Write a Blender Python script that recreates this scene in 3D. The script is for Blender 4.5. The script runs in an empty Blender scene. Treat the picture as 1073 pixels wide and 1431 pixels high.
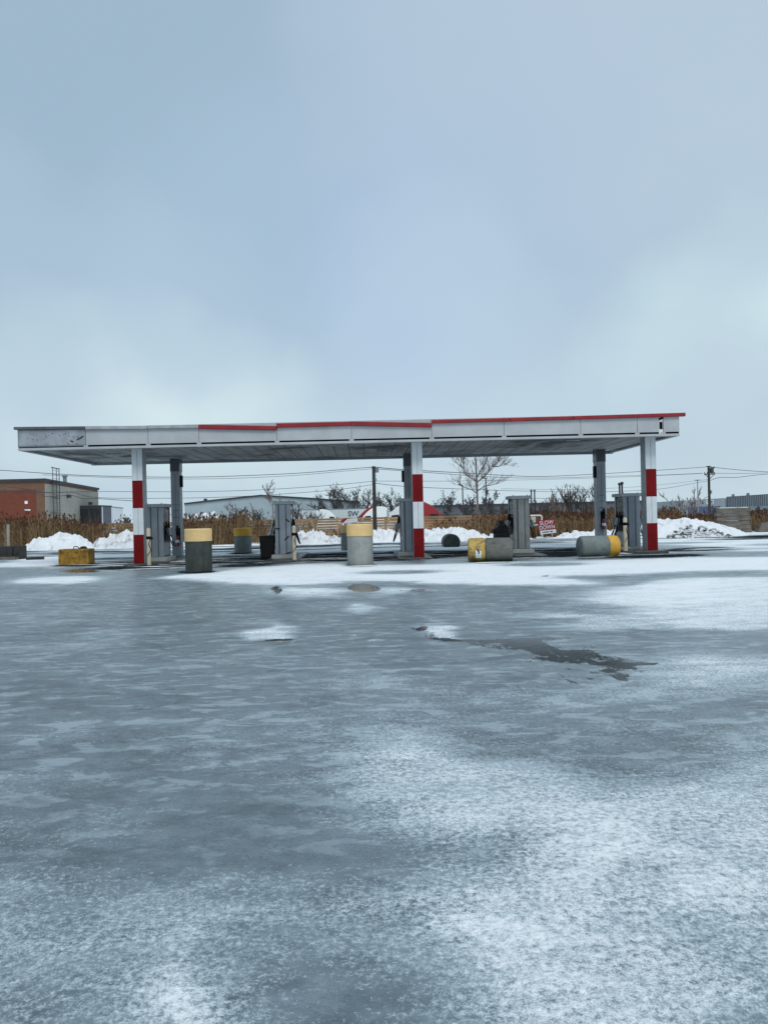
import bpy, bmesh, math, random
import numpy as np
from mathutils import Vector, Matrix, noise as mn

S = bpy.context.scene
C = S.collection
R = math.radians
rng = random.Random(7)

# ------------------------------------------------------------------ survey
# measurements were taken off the photograph; these turn a sighting and a distance into metres
FPX, CX, HY, TH, CAMZ = 1077.0, 510.0, 722.0, R(1.3), 1.6
ct, st = math.cos(TH), math.sin(TH)
def P(px, py, D):
    u, v = px - CX, HY - py
    a, b = u*ct + v*st, -u*st + v*ct
    return Vector((a*D/FPX, D, CAMZ + b*D/FPX))
def PX(px, D, z=1.6):                 # X of a sighting at distance D and height z
    v = (z-CAMZ)*FPX/D
    return ((px-CX) + v*st)*D/FPX
LOT = -1.2                            # level of the land beyond the fence

# ------------------------------------------------------------------ materials
class NT:
    def __init__(s, nt): s.nt = nt
    def n(s, t, **kw):
        nd = s.nt.nodes.new(t)
        for k, v in kw.items():
            if k in nd.inputs.keys() if hasattr(nd.inputs, 'keys') else False: nd.inputs[k].default_value = v
            else: setattr(nd, k, v)
        return nd
    def l(s, a, b): s.nt.links.new(a, b)
    def val(s, x, sock):
        if isinstance(x, (int, float)): sock.default_value = x
        elif isinstance(x, (tuple, list)): sock.default_value = (*x, 1) if len(x) == 3 and sock.type == 'RGBA' else x
        else: s.l(x, sock)
    def math(s, op, a, b=None, c=None, clamp=False):
        nd = s.nt.nodes.new('ShaderNodeMath'); nd.operation = op; nd.use_clamp = clamp
        s.val(a, nd.inputs[0])
        if b is not None: s.val(b, nd.inputs[1])
        if c is not None: s.val(c, nd.inputs[2])
        return nd.outputs[0]
    def noise(s, vec, scale, detail=4, rough=.55, dist=0, dim='3D'):
        nd = s.nt.nodes.new('ShaderNodeTexNoise'); nd.noise_dimensions = dim
        nd.inputs['Scale'].default_value = scale; nd.inputs['Detail'].default_value = detail
        nd.inputs['Roughness'].default_value = rough; nd.inputs['Distortion'].default_value = dist
        if vec is not None: s.l(vec, nd.inputs['Vector'])
        return nd.outputs['Fac']
    def ramp(s, x, a, b, lo=0., hi=1.):
        nd = s.nt.nodes.new('ShaderNodeMapRange'); nd.interpolation_type = 'SMOOTHSTEP'
        s.val(x, nd.inputs[0])
        for i, v in enumerate((a, b, lo, hi)): s.val(v, nd.inputs[1+i])
        return nd.outputs[0]
    def mix(s, f, a, b, mode='MIX'):
        nd = s.nt.nodes.new('ShaderNodeMix'); nd.data_type = 'RGBA'; nd.blend_type = mode; nd.clamp_factor = True
        s.val(f, nd.inputs[0]); s.val(a, nd.inputs[6]); s.val(b, nd.inputs[7])
        return nd.outputs[2]
    def mapping(s, vec, scale=(1,1,1), loc=(0,0,0)):
        nd = s.nt.nodes.new('ShaderNodeMapping'); s.l(vec, nd.inputs[0])
        nd.inputs['Scale'].default_value = scale; nd.inputs['Location'].default_value = loc
        return nd.outputs[0]

def newmat(name):
    m = bpy.data.materials.new(name); m.use_nodes = True
    t = NT(m.node_tree); b = m.node_tree.nodes['Principled BSDF']
    return m, t, b
def mat(name, col, rough=.6, var=.15, scale=3., metal=0., bump=0., bscale=40., dirt=None, damt=.4, dscale=2., dstretch=(1,1,1), fine=0., spec=.5):
    m, t, b = newmat(name)
    tc = t.n('ShaderNodeTexCoord').outputs['Object']
    geo = t.n('ShaderNodeNewGeometry')
    pos = geo.outputs['Position']
    lo = tuple(c*(1-var) for c in col); hi = tuple(min(1, c*(1+var)) for c in col)
    c = t.mix(t.ramp(t.noise(pos, scale, 5, .6), .3, .7), lo, hi)
    if fine:
        c = t.mix(t.ramp(t.noise(pos, scale*14, 3, .7), .35, .65, 0, fine), c, tuple(x*.45 for x in col))
    if dirt is not None:
        d = t.noise(t.mapping(pos, dstretch), dscale, 8, .65)
        c = t.mix(t.ramp(d, 1-damt-.12, 1-damt+.12), c, dirt)
    t.l(c, b.inputs['Base Color'])
    t.l(t.ramp(t.noise(pos, scale*2.3, 4), .3, .7, max(0, rough-.1), min(1, rough+.1)), b.inputs['Roughness'])
    b.inputs['Metallic'].default_value = metal
    b.inputs['Specular IOR Level'].default_value = spec
    if bump:
        bn = t.n('ShaderNodeBump'); bn.inputs['Strength'].default_value = bump; bn.inputs['Distance'].default_value = .02
        t.l(t.noise(pos, bscale, 6, .6), bn.inputs['Height']); t.l(bn.outputs[0], b.inputs['Normal'])
    return m

M = {}
M['fascia'] = mat('painted_fascia', (.43,.445,.46), .45, .09, 1.2, dirt=(.30,.31,.32), damt=.22, dscale=1.4, dstretch=(3,3,.4))
M['fascia_bare'] = mat('bare_fascia_metal', (.36,.38,.41), .38, .16, 1.6, metal=.35, dirt=(.12,.13,.14), damt=.24, dscale=4, bump=.25, bscale=3)
M['trim_grey'] = mat('trim_grey', (.36,.37,.39), .5, .15)
M['trim_dark'] = mat('trim_dark', (.09,.095,.11), .5, .2)
M['trim_red'] = mat('trim_red', (.255,.009,.014), .42, .2, 2.5, dirt=(.2,.02,.02), damt=.25)
M['band_red'] = mat('column_red', (.165,.004,.006), .5, .14, 2.2, dirt=(.12,.006,.006), damt=.22, dscale=3, dstretch=(1,1,.4), spec=.15)
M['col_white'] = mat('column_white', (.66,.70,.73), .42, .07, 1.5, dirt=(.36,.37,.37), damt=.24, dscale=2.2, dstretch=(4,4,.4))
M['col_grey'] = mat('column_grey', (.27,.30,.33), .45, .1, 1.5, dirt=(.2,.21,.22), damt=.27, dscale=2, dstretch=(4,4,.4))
M['black'] = mat('black_plastic', (.006,.006,.007), .6, .3, spec=.15)
M['rubber'] = mat('black_rubber', (.009,.009,.010), .7, .3, spec=.15)
M['disp'] = mat('dispenser_steel', (.235,.27,.305), .38, .1, 1.5, metal=.35, dirt=(.16,.17,.18), damt=.27, dscale=2, dstretch=(5,5,.4))
M['disp_dark'] = mat('dispenser_side', (.06,.07,.085), .4, .2, 2, dirt=(.05,.05,.06), damt=.35)
M['disp_brown'] = mat('dispenser_weathered_steel', (.22,.225,.22), .32, .2, 1.5, metal=.6, dirt=(.13,.13,.12), damt=.33, dscale=2, dstretch=(6,6,.3))
M['disp_cap'] = mat('dispenser_cap', (.29,.32,.34), .45, .1)
M['glass'] = mat('dark_glass', (.02,.025,.03), .12, .2)
M['conc'] = mat('concrete', (.33,.345,.33), .85, .14, 2.5, bump=.5, bscale=30, dirt=(.17,.185,.17), damt=.33, dscale=2.2, dstretch=(3,3,.6), fine=.35)
M['conc_dark'] = mat('concrete_wet_mossy', (.055,.066,.056), .7, .3, 3, bump=.5, bscale=30, dirt=(.02,.026,.022), damt=.42, dscale=2.6, dstretch=(3,3,.35), fine=.5)
M['conc_grey'] = mat('concrete_far', (.20,.235,.225), .85, .16, 3, bump=.4, dirt=(.09,.11,.1), damt=.35, fine=.35)
M['cap_yellow'] = mat('faded_yellow_paint', (.80,.55,.245), .7, .08, 3, bump=.25, dirt=(.62,.47,.25), damt=.33, dscale=7, fine=.25)
M['cap_orange'] = mat('ochre_paint', (.66,.37,.045), .65, .14, 3, dirt=(.25,.13,.02), damt=.33, dscale=5)
M['block_yellow'] = mat('worn_yellow_block', (.38,.20,.018), .7, .25, 4, bump=.5, dirt=(.05,.03,.012), damt=.43, dscale=5, fine=.4)
M['band_chipped'] = mat('chipped_yellow_paint', (.52,.35,.09), .7, .2, 4, bump=.4, dirt=(.13,.11,.07), damt=.43, dscale=5.5, fine=.3)
M['conc_lying'] = mat('concrete_lying_dirty', (.15,.155,.135), .8, .2, 2.5, bump=.5, dirt=(.04,.042,.036), damt=.40, dscale=2.4, dstretch=(.7,1,2), fine=.4)
M['cream'] = mat('cream_paint', (.52,.46,.34), .5, .12, 4, dirt=(.3,.25,.18), damt=.28)
M['white_paint'] = mat('white_paint', (.74,.75,.76), .5, .06)
M['snow'] = mat('snow', (.84,.86,.88), .8, .04, 2, bump=.9, bscale=6, dirt=(.40,.40,.39), damt=.36, dscale=1.6, fine=.12)
M['snow_dirty'] = mat('snow_dirty', (.82,.84,.86), .8, .05, 2, bump=1., bscale=5, dirt=(.20,.19,.17), damt=.40, dscale=1.7, fine=.2)
M['dirt'] = mat('dirt_clods', (.028,.024,.019), .9, .5, 4, bump=1, bscale=6, dirt=(.8,.82,.84), damt=.5, dscale=2.3)
M['wood_fence'] = mat('fence_boards', (.30,.195,.10), .75, .28, 1.2, dirt=(.12,.075,.04), damt=.35, dscale=2, dstretch=(.6,1,6))
M['wood_grey'] = mat('weathered_timber', (.14,.125,.105), .85, .3, 2, bump=.4, dirt=(.04,.036,.03), damt=.4, dscale=2, dstretch=(.5,1,6))
M['wood_pole'] = mat('pole_wood', (.038,.034,.03), .85, .25, 2)
M['wood_post'] = mat('post_wood', (.36,.33,.29), .85, .2, 3)
M['dark_block'] = mat('dark_concrete', (.035,.036,.034), .85, .4, 2, bump=.5, dirt=(.012,.012,.012), damt=.4)
M['brick'] = mat('brick_brown', (.17,.085,.05), .85, .2, 3, fine=.25)
M['brick_red'] = mat('brick_red_painted', (.24,.035,.018), .8, .16, 2, fine=.25)
M['block_wall'] = mat('beige_block_wall', (.36,.345,.30), .85, .08, 2, fine=.15)
M['metal_wall'] = mat('blue_grey_metal_wall', (.30,.36,.385), .6, .08, .3, dirt=(.22,.27,.29), damt=.35, dscale=.3, dstretch=(4,4,.3))
M['roof_dark'] = mat('dark_roof_edge', (.03,.032,.036), .7, .2)
M['wh_panel'] = mat('warehouse_panel', (.24,.275,.29), .7, .1, .2, dirt=(.19,.215,.225), damt=.4, dscale=.25, dstretch=(3,3,.3))
M['wh_light'] = mat('warehouse_panel_light', (.36,.385,.395), .7, .06, .3)
M['wh_dark'] = mat('dark_panel', (.085,.09,.105), .7, .15, .2)
M['blue'] = mat('blue_door', (.02,.045,.15), .5, .25, .4)
M['truck_white'] = mat('truck_white', (.70,.72,.71), .35, .04)
M['truck_red'] = mat('truck_red', (.26,.010,.013), .35, .1)
M['trailer'] = mat('trailer_white', (.50,.54,.54), .5, .06)
M['chrome'] = mat('dull_chrome', (.5,.5,.5), .3, .1, metal=.9)
M['teal_ink'] = mat('dark_teal_letters', (.02,.06,.08), .6, .1)
M['ink'] = mat('black_ink', (.015,.015,.018), .7, .1)
M['ink_purple'] = mat('violet_ink', (.12,.04,.10), .7, .1)
M['sign_red'] = mat('sign_red', (.27,.008,.022), .5, .12)
M['sign_white'] = mat('sign_white', (.72,.72,.74), .5, .06)
M['ext_red'] = mat('extinguisher_red', (.16,.008,.02), .35, .2)
M['wire'] = mat('cable', (.04,.042,.048), .6, .1)
M['bark'] = mat('bark', (.055,.045,.04), .9, .3)
M['bark_pale'] = mat('bark_pale', (.16,.125,.11), .9, .2)
M['bark_dark'] = mat('bark_dark', (.05,.047,.046), .9, .3)
M['leaf_dead'] = mat('dead_leaves', (.05,.047,.047), .9, .4)
M['steel'] = mat('galvanised_steel', (.22,.24,.26), .5, .15, metal=.4)
M['pipe_dark'] = mat('dark_pipe', (.03,.032,.04), .6, .2)
M['sticker'] = mat('white_sticker', (.72,.74,.77), .5, .05)

def island_mat(name, cols, rough=.85):
    m, t, b = newmat(name)
    g = t.n('ShaderNodeNewGeometry')
    nd = t.n('ShaderNodeValToRGB'); t.l(g.outputs['Random Per Island'], nd.inputs[0])
    el = nd.color_ramp.elements
    while len(el) < len(cols): el.new(.5)
    for i, c in enumerate(cols):
        el[i].position = i/(len(cols)-1); el[i].color = (*c, 1)
    t.l(nd.outputs[0], b.inputs['Base Color']); b.inputs['Roughness'].default_value = rough
    return m
M['reed'] = island_mat('reed_stems', [(.075,.040,.018), (.20,.115,.050), (.28,.18,.085), (.13,.068,.028), (.33,.235,.125), (.045,.025,.014)])
M['plume'] = island_mat('reed_plumes', [(.045,.018,.010), (.10,.038,.02), (.07,.03,.016), (.15,.075,.035)])

# soffit: ceiling boards with soot
def soffit_mat():
    m, t, b = newmat('sooty_soffit')
    pos = t.n('ShaderNodeNewGeometry').outputs['Position']
    big = t.noise(t.mapping(pos, (.45, .35, 1)), 1.0, 6, .6, .6)
    c = t.mix(t.ramp(big, .46, .68), (.46,.47,.47), (.04,.039,.041))
    c = t.mix(t.ramp(t.noise(t.mapping(pos, (3, .2, 1)), 1.5, 4), .4, .75, 0, .55), c, (.13,.13,.13))
    sx = t.n('ShaderNodeSeparateXYZ'); t.l(pos, sx.inputs[0])
    fr = t.math('FRACT', t.math('MULTIPLY', sx.outputs[0], 1/.6))
    seam = t.math('LESS_THAN', fr, .06)
    c = t.mix(seam, c, (.05,.05,.055))
    fr2 = t.math('LESS_THAN', t.math('FRACT', t.math('MULTIPLY', sx.outputs[1], 1/2.6)), .02)
    c = t.mix(fr2, c, (.06,.06,.06))
    t.l(c, b.inputs['Base Color']); b.inputs['Roughness'].default_value = .7
    return m
M['soffit'] = soffit_mat()
M['slab_wet'] = mat('wet_island_concrete', (.045,.048,.047), .45, .4, 2, dirt=(.16,.165,.165), damt=.35, dscale=1.4, fine=.4)

def brick_mat(name, c1, c2, mortar, scale):
    m, t, b = newmat(name)
    pos = t.n('ShaderNodeNewGeometry').outputs['Position']
    sx = t.n('ShaderNodeSeparateXYZ'); t.l(pos, sx.inputs[0])
    cb = t.n('ShaderNodeCombineXYZ'); t.l(t.math('ADD', sx.outputs[0], sx.outputs[1]), cb.inputs[0]); t.l(sx.outputs[2], cb.inputs[1])
    br = t.n('ShaderNodeTexBrick'); t.l(cb.outputs[0], br.inputs['Vector'])
    br.inputs['Color1'].default_value = (*c1,1); br.inputs['Color2'].default_value = (*c2,1); br.inputs['Mortar'].default_value = (*mortar,1)
    br.inputs['Scale'].default_value = scale
    c = t.mix(t.ramp(t.noise(pos, .6, 6), .4, .7, 0, .35), br.outputs[0], tuple(x*.6 for x in c1))
    t.l(c, b.inputs['Base Color']); b.inputs['Roughness'].default_value = .85
    return m
M['brick'] = brick_mat('brown_brick', (.18,.085,.045), (.13,.06,.035), (.17,.12,.09), 2.2)
M['brick_red'] = brick_mat('red_painted_brick', (.19,.046,.022), (.145,.034,.017), (.12,.035,.02), 2.2)
M['block_wall'] = brick_mat('beige_blocks', (.38,.36,.31), (.33,.315,.275), (.28,.265,.23), 1.1)

# ------------------------------------------------------------------ mesh building
class MB:
    def __init__(s): s.v = []; s.f = []; s.mi = []; s.cur = 0; s.xf = None
    def add(s, vs, fs):
        o = len(s.v)
        s.v += [tuple(s.xf @ Vector(v)) if s.xf else tuple(v) for v in vs]
        for f in fs: s.f.append(tuple(i+o for i in f)); s.mi.append(s.cur)
        return s
    def box(s, x0, x1, y0, y1, z0, z1):
        return s.add([(x0,y0,z0),(x1,y0,z0),(x1,y1,z0),(x0,y1,z0),(x0,y0,z1),(x1,y0,z1),(x1,y1,z1),(x0,y1,z1)],
              [(0,3,2,1),(4,5,6,7),(0,1,5,4),(1,2,6,5),(2,3,7,6),(3,0,4,7)])
    def bar(s, a, b, w, h):          # rectangular bar from a to b (w horizontal, h vertical)
        a, b = Vector(a), Vector(b); d = (b-a).normalized()
        up = Vector((0,0,1)) if abs(d.z) < .95 else Vector((0,1,0))
        sd = d.cross(up).normalized()*w/2; up = sd.cross(d).normalized()*h/2
        vs = [a-sd-up,a+sd-up,a+sd+up,a-sd+up,b-sd-up,b+sd-up,b+sd+up,b-sd+up]
        return s.add(vs, [(0,1,2,3),(7,6,5,4),(0,4,5,1),(1,5,6,2),(2,6,7,3),(3,7,4,0)])
    def tube(s, pts, rad, seg=8, cap=True):
        pts = [Vector(p) for p in pts]; n = len(pts)
        if not isinstance(rad, (list, tuple)): rad = [rad]*n
        vs, fs = [], []; ref = None
        for i, p in enumerate(pts):
            d = (pts[min(i+1,n-1)] - pts[max(i-1,0)])
            d = d.normalized() if d.length > 1e-9 else Vector((0,0,1))
            if ref is None: ref = Vector((1,0,0)) if abs(d.x) < .9 else Vector((0,1,0))
            a = (ref - d*ref.dot(d)).normalized(); ref = a; b = d.cross(a)
            for k in range(seg):
                t = 2*math.pi*k/seg
                vs.append(p + (a*math.cos(t)+b*math.sin(t))*rad[i])
        for i in range(n-1):
            for k in range(seg):
                k2 = (k+1) % seg
                fs.append((i*seg+k, i*seg+k2, (i+1)*seg+k2, (i+1)*seg+k))
        if cap:
            fs.append(tuple(range(seg))[::-1]); fs.append(tuple((n-1)*seg+k for k in range(seg)))
        return s.add(vs, fs)
    def lathe(s, prof, seg=32, cx=0, cy=0):   # prof: (r,z) from bottom to top
        vs, fs = [], []
        for r, z in prof:
            for k in range(seg):
                t = 2*math.pi*k/seg; vs.append((cx+r*math.cos(t), cy+r*math.sin(t), z))
        n = len(prof)
        for i in range(n-1):
            for k in range(seg):
                k2 = (k+1) % seg; fs.append((i*seg+k, i*seg+k2, (i+1)*seg+k2, (i+1)*seg+k))
        fs.append(tuple(range(seg))[::-1]); fs.append(tuple((n-1)*seg+k for k in range(seg)))
        return s.add(vs, fs)
    def prism(s, prof, y0, y1):       # prof in XZ, extruded along Y
        n = len(prof)
        vs = [(x,y0,z) for x,z in prof] + [(x,y1,z) for x,z in prof]
        fs = [tuple(range(n)), tuple(range(n,2*n))[::-1]] + [(i,(i+n),((i+1)%n)+n,(i+1)%n) for i in range(n)]
        return s.add(vs, fs)
    def build(s, name, m, parent=None, bevel=0, smooth=False, bseg=2, loc=None):
        me = bpy.data.meshes.new(name); me.from_pydata([tuple(v) for v in s.v], [], s.f)
        ms = m if isinstance(m, (list, tuple)) else [m]
        for x in ms: me.materials.append(M[x] if isinstance(x, str) else x)
        if len(ms) > 1: me.polygons.foreach_set('material_index', s.mi)
        bm = bmesh.new(); bm.from_mesh(me)
        bmesh.ops.recalc_face_normals(bm, faces=bm.faces)
        if bevel:
            es = [e for e in bm.edges if len(e.link_faces) == 2 and e.calc_face_angle(0) > .6]
            bmesh.ops.bevel(bm, geom=es, offset=bevel, segments=bseg, profile=.5, affect='EDGES', clamp_overlap=True)
        bm.to_mesh(me); bm.free()
        if smooth:
            me.polygons.foreach_set('use_smooth', [True]*len(me.polygons))
            try: me.set_sharp_from_angle(angle=R(35))
            except Exception: pass
        me.update()
        o = bpy.data.objects.new(name, me); C.objects.link(o)
        if parent: o.parent = parent
        if loc is not None: o.location = loc
        return o

def tag(o, label=None, cat=None, group=None, kind=None):
    if label: o['label'] = label
    if cat: o['category'] = cat
    if group: o['group'] = group
    if kind: o['kind'] = kind
    return o
def thing(name, label, cat, loc=(0,0,0), rz=0, group=None):
    o = bpy.data.objects.new(name, None); C.objects.link(o)
    o.empty_display_size = .3
    o.location = loc; o.rotation_euler = (0,0,rz)
    return tag(o, label, cat, group)
def kids(o): return [c for c in bpy.data.objects if c.parent == o]
def copy_tree(o, parent=None):
    c = o.copy(); C.objects.link(c)
    if parent: c.parent = parent
    for k in kids(o): copy_tree(k, c)
    return c
def text_mesh(name, txt, size, m, parent, loc, rot, bold=.02, sx=1., extrude=.004):
    cu = bpy.data.curves.new(name, 'FONT'); cu.body = txt; cu.size = size; cu.align_x = 'CENTER'; cu.align_y = 'CENTER'
    cu.extrude = extrude; cu.offset = bold*size
    tmp = bpy.data.objects.new('tmp_text', cu); C.objects.link(tmp)
    dg = bpy.context.evaluated_depsgraph_get(); dg.update()
    me = bpy.data.meshes.new_from_object(tmp.evaluated_get(dg))
    bpy.data.objects.remove(tmp); bpy.data.curves.remove(cu)
    me.name = name; me.materials.clear(); me.materials.append(M[m])
    for v in me.vertices: v.co.x *= sx
    o = bpy.data.objects.new(name, me); C.objects.link(o); o.parent = parent
    o.location = loc; o.rotation_euler = rot
    return o

# ------------------------------------------------------------------ ground
rows = []
d = -6.
while d < 2.0: rows.append(d); d += 1.0
d = 2.0
while d < 62:
    rows.append(d); d += max(.045, min(.30, d*d/(1.6*FPX)*2.0))
for e in (64,68,74,82,95,115,140,180,240,340,500,800,1400,2500): rows.append(float(e))
rows = np.array(rows); NC = 360
sx_ = np.linspace(-1.15, 1.15, NC)
Yg, Sg = np.meshgrid(rows, sx_, indexing='ij')
Xg = Sg*(np.maximum(np.abs(Yg), 1)*.62 + 5)
far = Yg > 62
Xg = np.where(far, Sg*(Yg*1.1+10), Xg)
# photo coordinates of every ground vertex, only to look up where the survey saw snow, ice and water
Yc = np.maximum(Yg, 1.0)
a_ = Xg/Yc*FPX; b_ = -CAMZ/Yc*FPX
U = a_*ct - b_*st + CX; V = HY - (a_*st + b_*ct)
U0, V0 = U, V
def wn_(s_, o_): return np.vectorize(lambda x, y: mn.fractal((x*s_, y*s_*1.4, o_), 1., 2., 4))(Xg, np.clip(Yg, -6, 40))
wa, wb = wn_(.9, 1.7), wn_(.9, 5.3)
amp = np.clip((V0-800)/60, 0, 1)
U = U0 + amp*wa*(14+.10*(V0-800)); V = V0 + amp*wb*np.clip((V0-722)*.085, 0, 40)
snow = np.full(Xg.shape, .27); wet = np.zeros(Xg.shape); asph = np.zeros(Xg.shape)
def blob(cx, cy, rx, ry, rot=0, soft=.6):
    c, s = math.cos(R(rot)), math.sin(R(rot))
    dx, dy = U-cx, V-cy
    x = (dx*c + dy*s)/rx; y = (-dx*s + dy*c)/ry
    q = np.sqrt(x*x+y*y)
    t = np.clip((1+soft-q)/(2*soft), 0, 1)
    return t*t*(3-2*t)
def sn(val, *a, **k):
    global snow
    m = blob(*a, **k); snow = snow*(1-m) + val*m
def wt(val, *a, **k):
    global wet
    m = blob(*a, **k); wet = np.maximum(wet, val*m)
# near frost
sn(.46, 160, 1340, 330, 120, 0, .7)
sn(.40, 620, 1300, 330, 130)
sn(.70, 840, 1260, 300, 170, 0, .55)
sn(.72, 700, 1120, 260, 70, -4, .6)
sn(.66, 540, 1110, 90, 60, -20, .6)
sn(.74, 590, 1010, 55, 26, -15, .6)
sn(.70, 570, 1055, 90, 40, -25, .6)
sn(.60, 530, 950, 40, 16, 0, .7)
sn(.24, 820, 1060, 190, 42, 8, .5)
sn(.22, 700, 1020, 60, 60, 20, .6)
sn(.30, 520, 1390, 80, 60, -60, .6)
sn(.34, 400, 1330, 120, 60, 0, .7)
sn(.42, 640, 1185, 110, 40, -10, .7)
sn(.74, 790, 1180, 80, 36, 20, .6)
sn(.78, 830, 1215, 50, 30, 20, .6)
sn(.80, 770, 1340, 160, 60, 10, .6)
sn(.74, 720, 1400, 110, 60, 0, .6)
sn(.44, 950, 1290, 90, 30, 10, .7)
sn(.48, 1000, 1330, 110, 26, 0, .7)
sn(.80, 275, 1390, 36, 55, 12, .6)
sn(.70, 305, 1330, 26, 26, 20, .7)
sn(.62, 560, 1150, 80, 26, -25, .7)
sn(.72, 1060, 1080, 60, 40, 0, .6)
sn(.56, 1040, 1150, 90, 50, 0, .7)
sn(.62, 905, 1076, 24, 9, 0, .6)
sn(.84, 870, 1230, 330, 160, 0, .5)
sn(.80, 640, 1120, 170, 55, -10, .6)
sn(.84, 820, 1375, 250, 110, 0, .6)
sn(.74, 560, 1160, 120, 30, -25, .7)
sn(.80, 560, 1050, 80, 40, -25, .6)
sn(.56, 960, 1305, 120, 26, 12, .8)
sn(.52, 920, 1275, 60, 26, 30, .8)
sn(.44, 660, 1190, 100, 30, -12, .7)
sn(.20, 555, 1400, 60, 60, -60, .6)
sn(.34, 560, 1290, 50, 60, -40, .7)
sn(.54, 160, 1330, 300, 90, 0, .7)
sn(.84, 790, 1180, 70, 26, 20, .7)
sn(.84, 830, 1215, 50, 20, 20, .7)
sn(.84, 268, 1395, 34, 50, 12, .7)
sn(.14, 440, 1395, 80, 40, 0, .7)
sn(.10, 560, 1410, 60, 50, -60, .7)
sn(.16, 70, 1060, 150, 50, 0, .8)
sn(.20, 300, 1185, 240, 34, 0, .8)
sn(.27, 850, 1040, 190, 36, 8, .6)
# left and middle ice
sn(.08, 70, 1060, 170, 90, 0, .7)
sn(.12, 300, 1180, 260, 50, 0, .7)
sn(.13, 120, 965, 190, 45, 0, .8)
sn(.10, 300, 880, 300, 40, 0, .8)
sn(.30, 700, 985, 220, 34, 0, .8)
for (x, y, w, h, v) in ((60,1030,80,14,.40),(40,1100,60,12,.44),(150,1090,60,9,.36),(270,965,45,7,.42),(350,967,22,5,.56),(255,930,70,7,.42),
                        (90,905,90,8,.38),(60,860,80,7,.40),(160,935,50,5,.40),(330,920,60,6,.36),(230,1010,90,9,.34),(300,1040,70,9,.36),
                        (110,1150,70,11,.38),(220,1140,70,10,.34),(25,1060,30,8,.46),(120,1050,45,7,.40),(390,960,60,8,.34),
                        (20,1240,60,22,.36),(150,890,70,6,.36),(40,835,70,6,.36),(420,1010,60,9,.34),(60,1170,60,12,.34),(180,1195,70,12,.33)):
    sn(v, x, y, w, h, -3, .8)
# right mid frost sheets
sn(.74, 1010, 935, 120, 26, -3, .6)
sn(.60, 930, 965, 140, 10, -3, .8)
sn(.90, 970, 836, 180, 32, -4, .5)
sn(.78, 810, 858, 100, 18, 4, .6)
sn(.86, 1040, 860, 110, 26, -4, .5)
sn(.24, 950, 889, 170, 8, 2, .6)
sn(.26, 700, 845, 150, 12, 4, .6)
sn(.30, 830, 815, 60, 5, 0, .7)
# bright snow apron before the canopy
sn(.95, 690, 797, 330, 11, -1.3, .35)
sn(.95, 980, 790, 190, 13, -1.3, .35)
sn(.92, 640, 808, 200, 8, 2, .45)
sn(.90, 420, 800, 130, 12, -2, .45)
sn(.88, 390, 809, 110, 9, 0, .5)
sn(.88, 300, 804, 80, 4.5, -3, .5)
sn(.82, 80, 811, 70, 6, -2, .5)
sn(.86, 60, 786, 70, 7, -2, .4)
sn(.80, 150, 783, 60, 4, -2, .5)
sn(.26, 1010, 802, 110, 4, -1, .7)
sn(.30, 1040, 773, 70, 5, -1, .7)
sn(.35, 760, 789, 60, 2.5, -1, .8)
sn(.40, 560, 800, 60, 2.5, -1, .8)
sn(.70, 505, 848, 22, 8, 0, .6)
sn(.80, 512, 896, 13, 2.2, 0, .35)
sn(.84, 378, 886, 46, 15, 6, .4)
sn(.80, 621, 881, 34, 7, 12, .4)
sn(.72, 430, 828, 70, 7, 0, .6)
sn(.66, 545, 826, 40, 6, 0, .6)
# puddles
wt(.95, 372, 905, 48, 4.5, -5, .6)
wt(.85, 680, 899, 60, 7, 8, .8); wt(.9, 770, 910, 95, 11, 7, .8); wt(.85, 850, 930, 66, 10, 4, .8); wt(1.2, 898, 935, 26, 3.5, 0, .4); wt(1.15, 650, 893, 55, 4.5, 10, .6)
wt(.78, 745, 918, 85, 9, 8, .8); wt(.45, 805, 943, 60, 5, 4, .8)
wt(1.4, 507, 822, 24, 5.5, 0, .3); wt(1.4, 387, 824, 6, 5, 0, .4)
wt(.75, 590, 876, 16, 2.5, 0, .5); wt(.6, 590, 827, 40, 2.5, 0, .6)
wt(.7, 130, 797, 50, 3.5, -2, .5)
for (x, y) in ((805,846),(815,853),(822,864),(806,855),(800,866),(762,806)): wt(.8, x, y, 6, 1.6, 8, .6)
for (x, y) in ((150,1040),(158,1046),(210,990),(240,966),(70,1080)): wt(.8, x, y, 13, 1.3, -8, .7)
# distance bands: wet lanes under the canopy, snow strip, road, verge
def band(y0, y1, s=.6):
    t = np.clip((Yg-y0+s)/(2*s), 0, 1)*np.clip((y1+s-Yg)/(2*s), 0, 1)
    return t
wob = np.vectorize(lambda x, y: mn.noise((x*.25, y*.6, 3.1)))(Xg, np.minimum(Yg, 80))
W2 = np.vectorize(lambda x, y: mn.noise((x*.11, y*.35, 9.1)))(Xg, np.minimum(Yg, 80))
Yw = Yg + wob*.9
def bandw(y0, y1, s=.5): return np.clip((Yw-y0+s)/(2*s), 0, 1)*np.clip((y1+s-Yw)/(2*s), 0, 1)
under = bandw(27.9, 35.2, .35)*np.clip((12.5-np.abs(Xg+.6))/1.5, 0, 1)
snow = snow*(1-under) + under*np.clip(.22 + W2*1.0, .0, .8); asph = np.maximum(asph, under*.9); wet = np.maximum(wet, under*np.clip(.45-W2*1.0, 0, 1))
k = bandw(35.0, 38.2, .4); snow = snow*(1-k) + k*np.clip(.85+W2*.3, 0, 1)
k = bandw(38.2, 46.2, .5); snow = snow*(1-k) + k*np.clip(.30+W2*1.0, .0, .9); asph = np.maximum(asph, k*.75); wet = np.maximum(wet, k*np.clip(.25-W2*.9, 0, .8))
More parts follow.
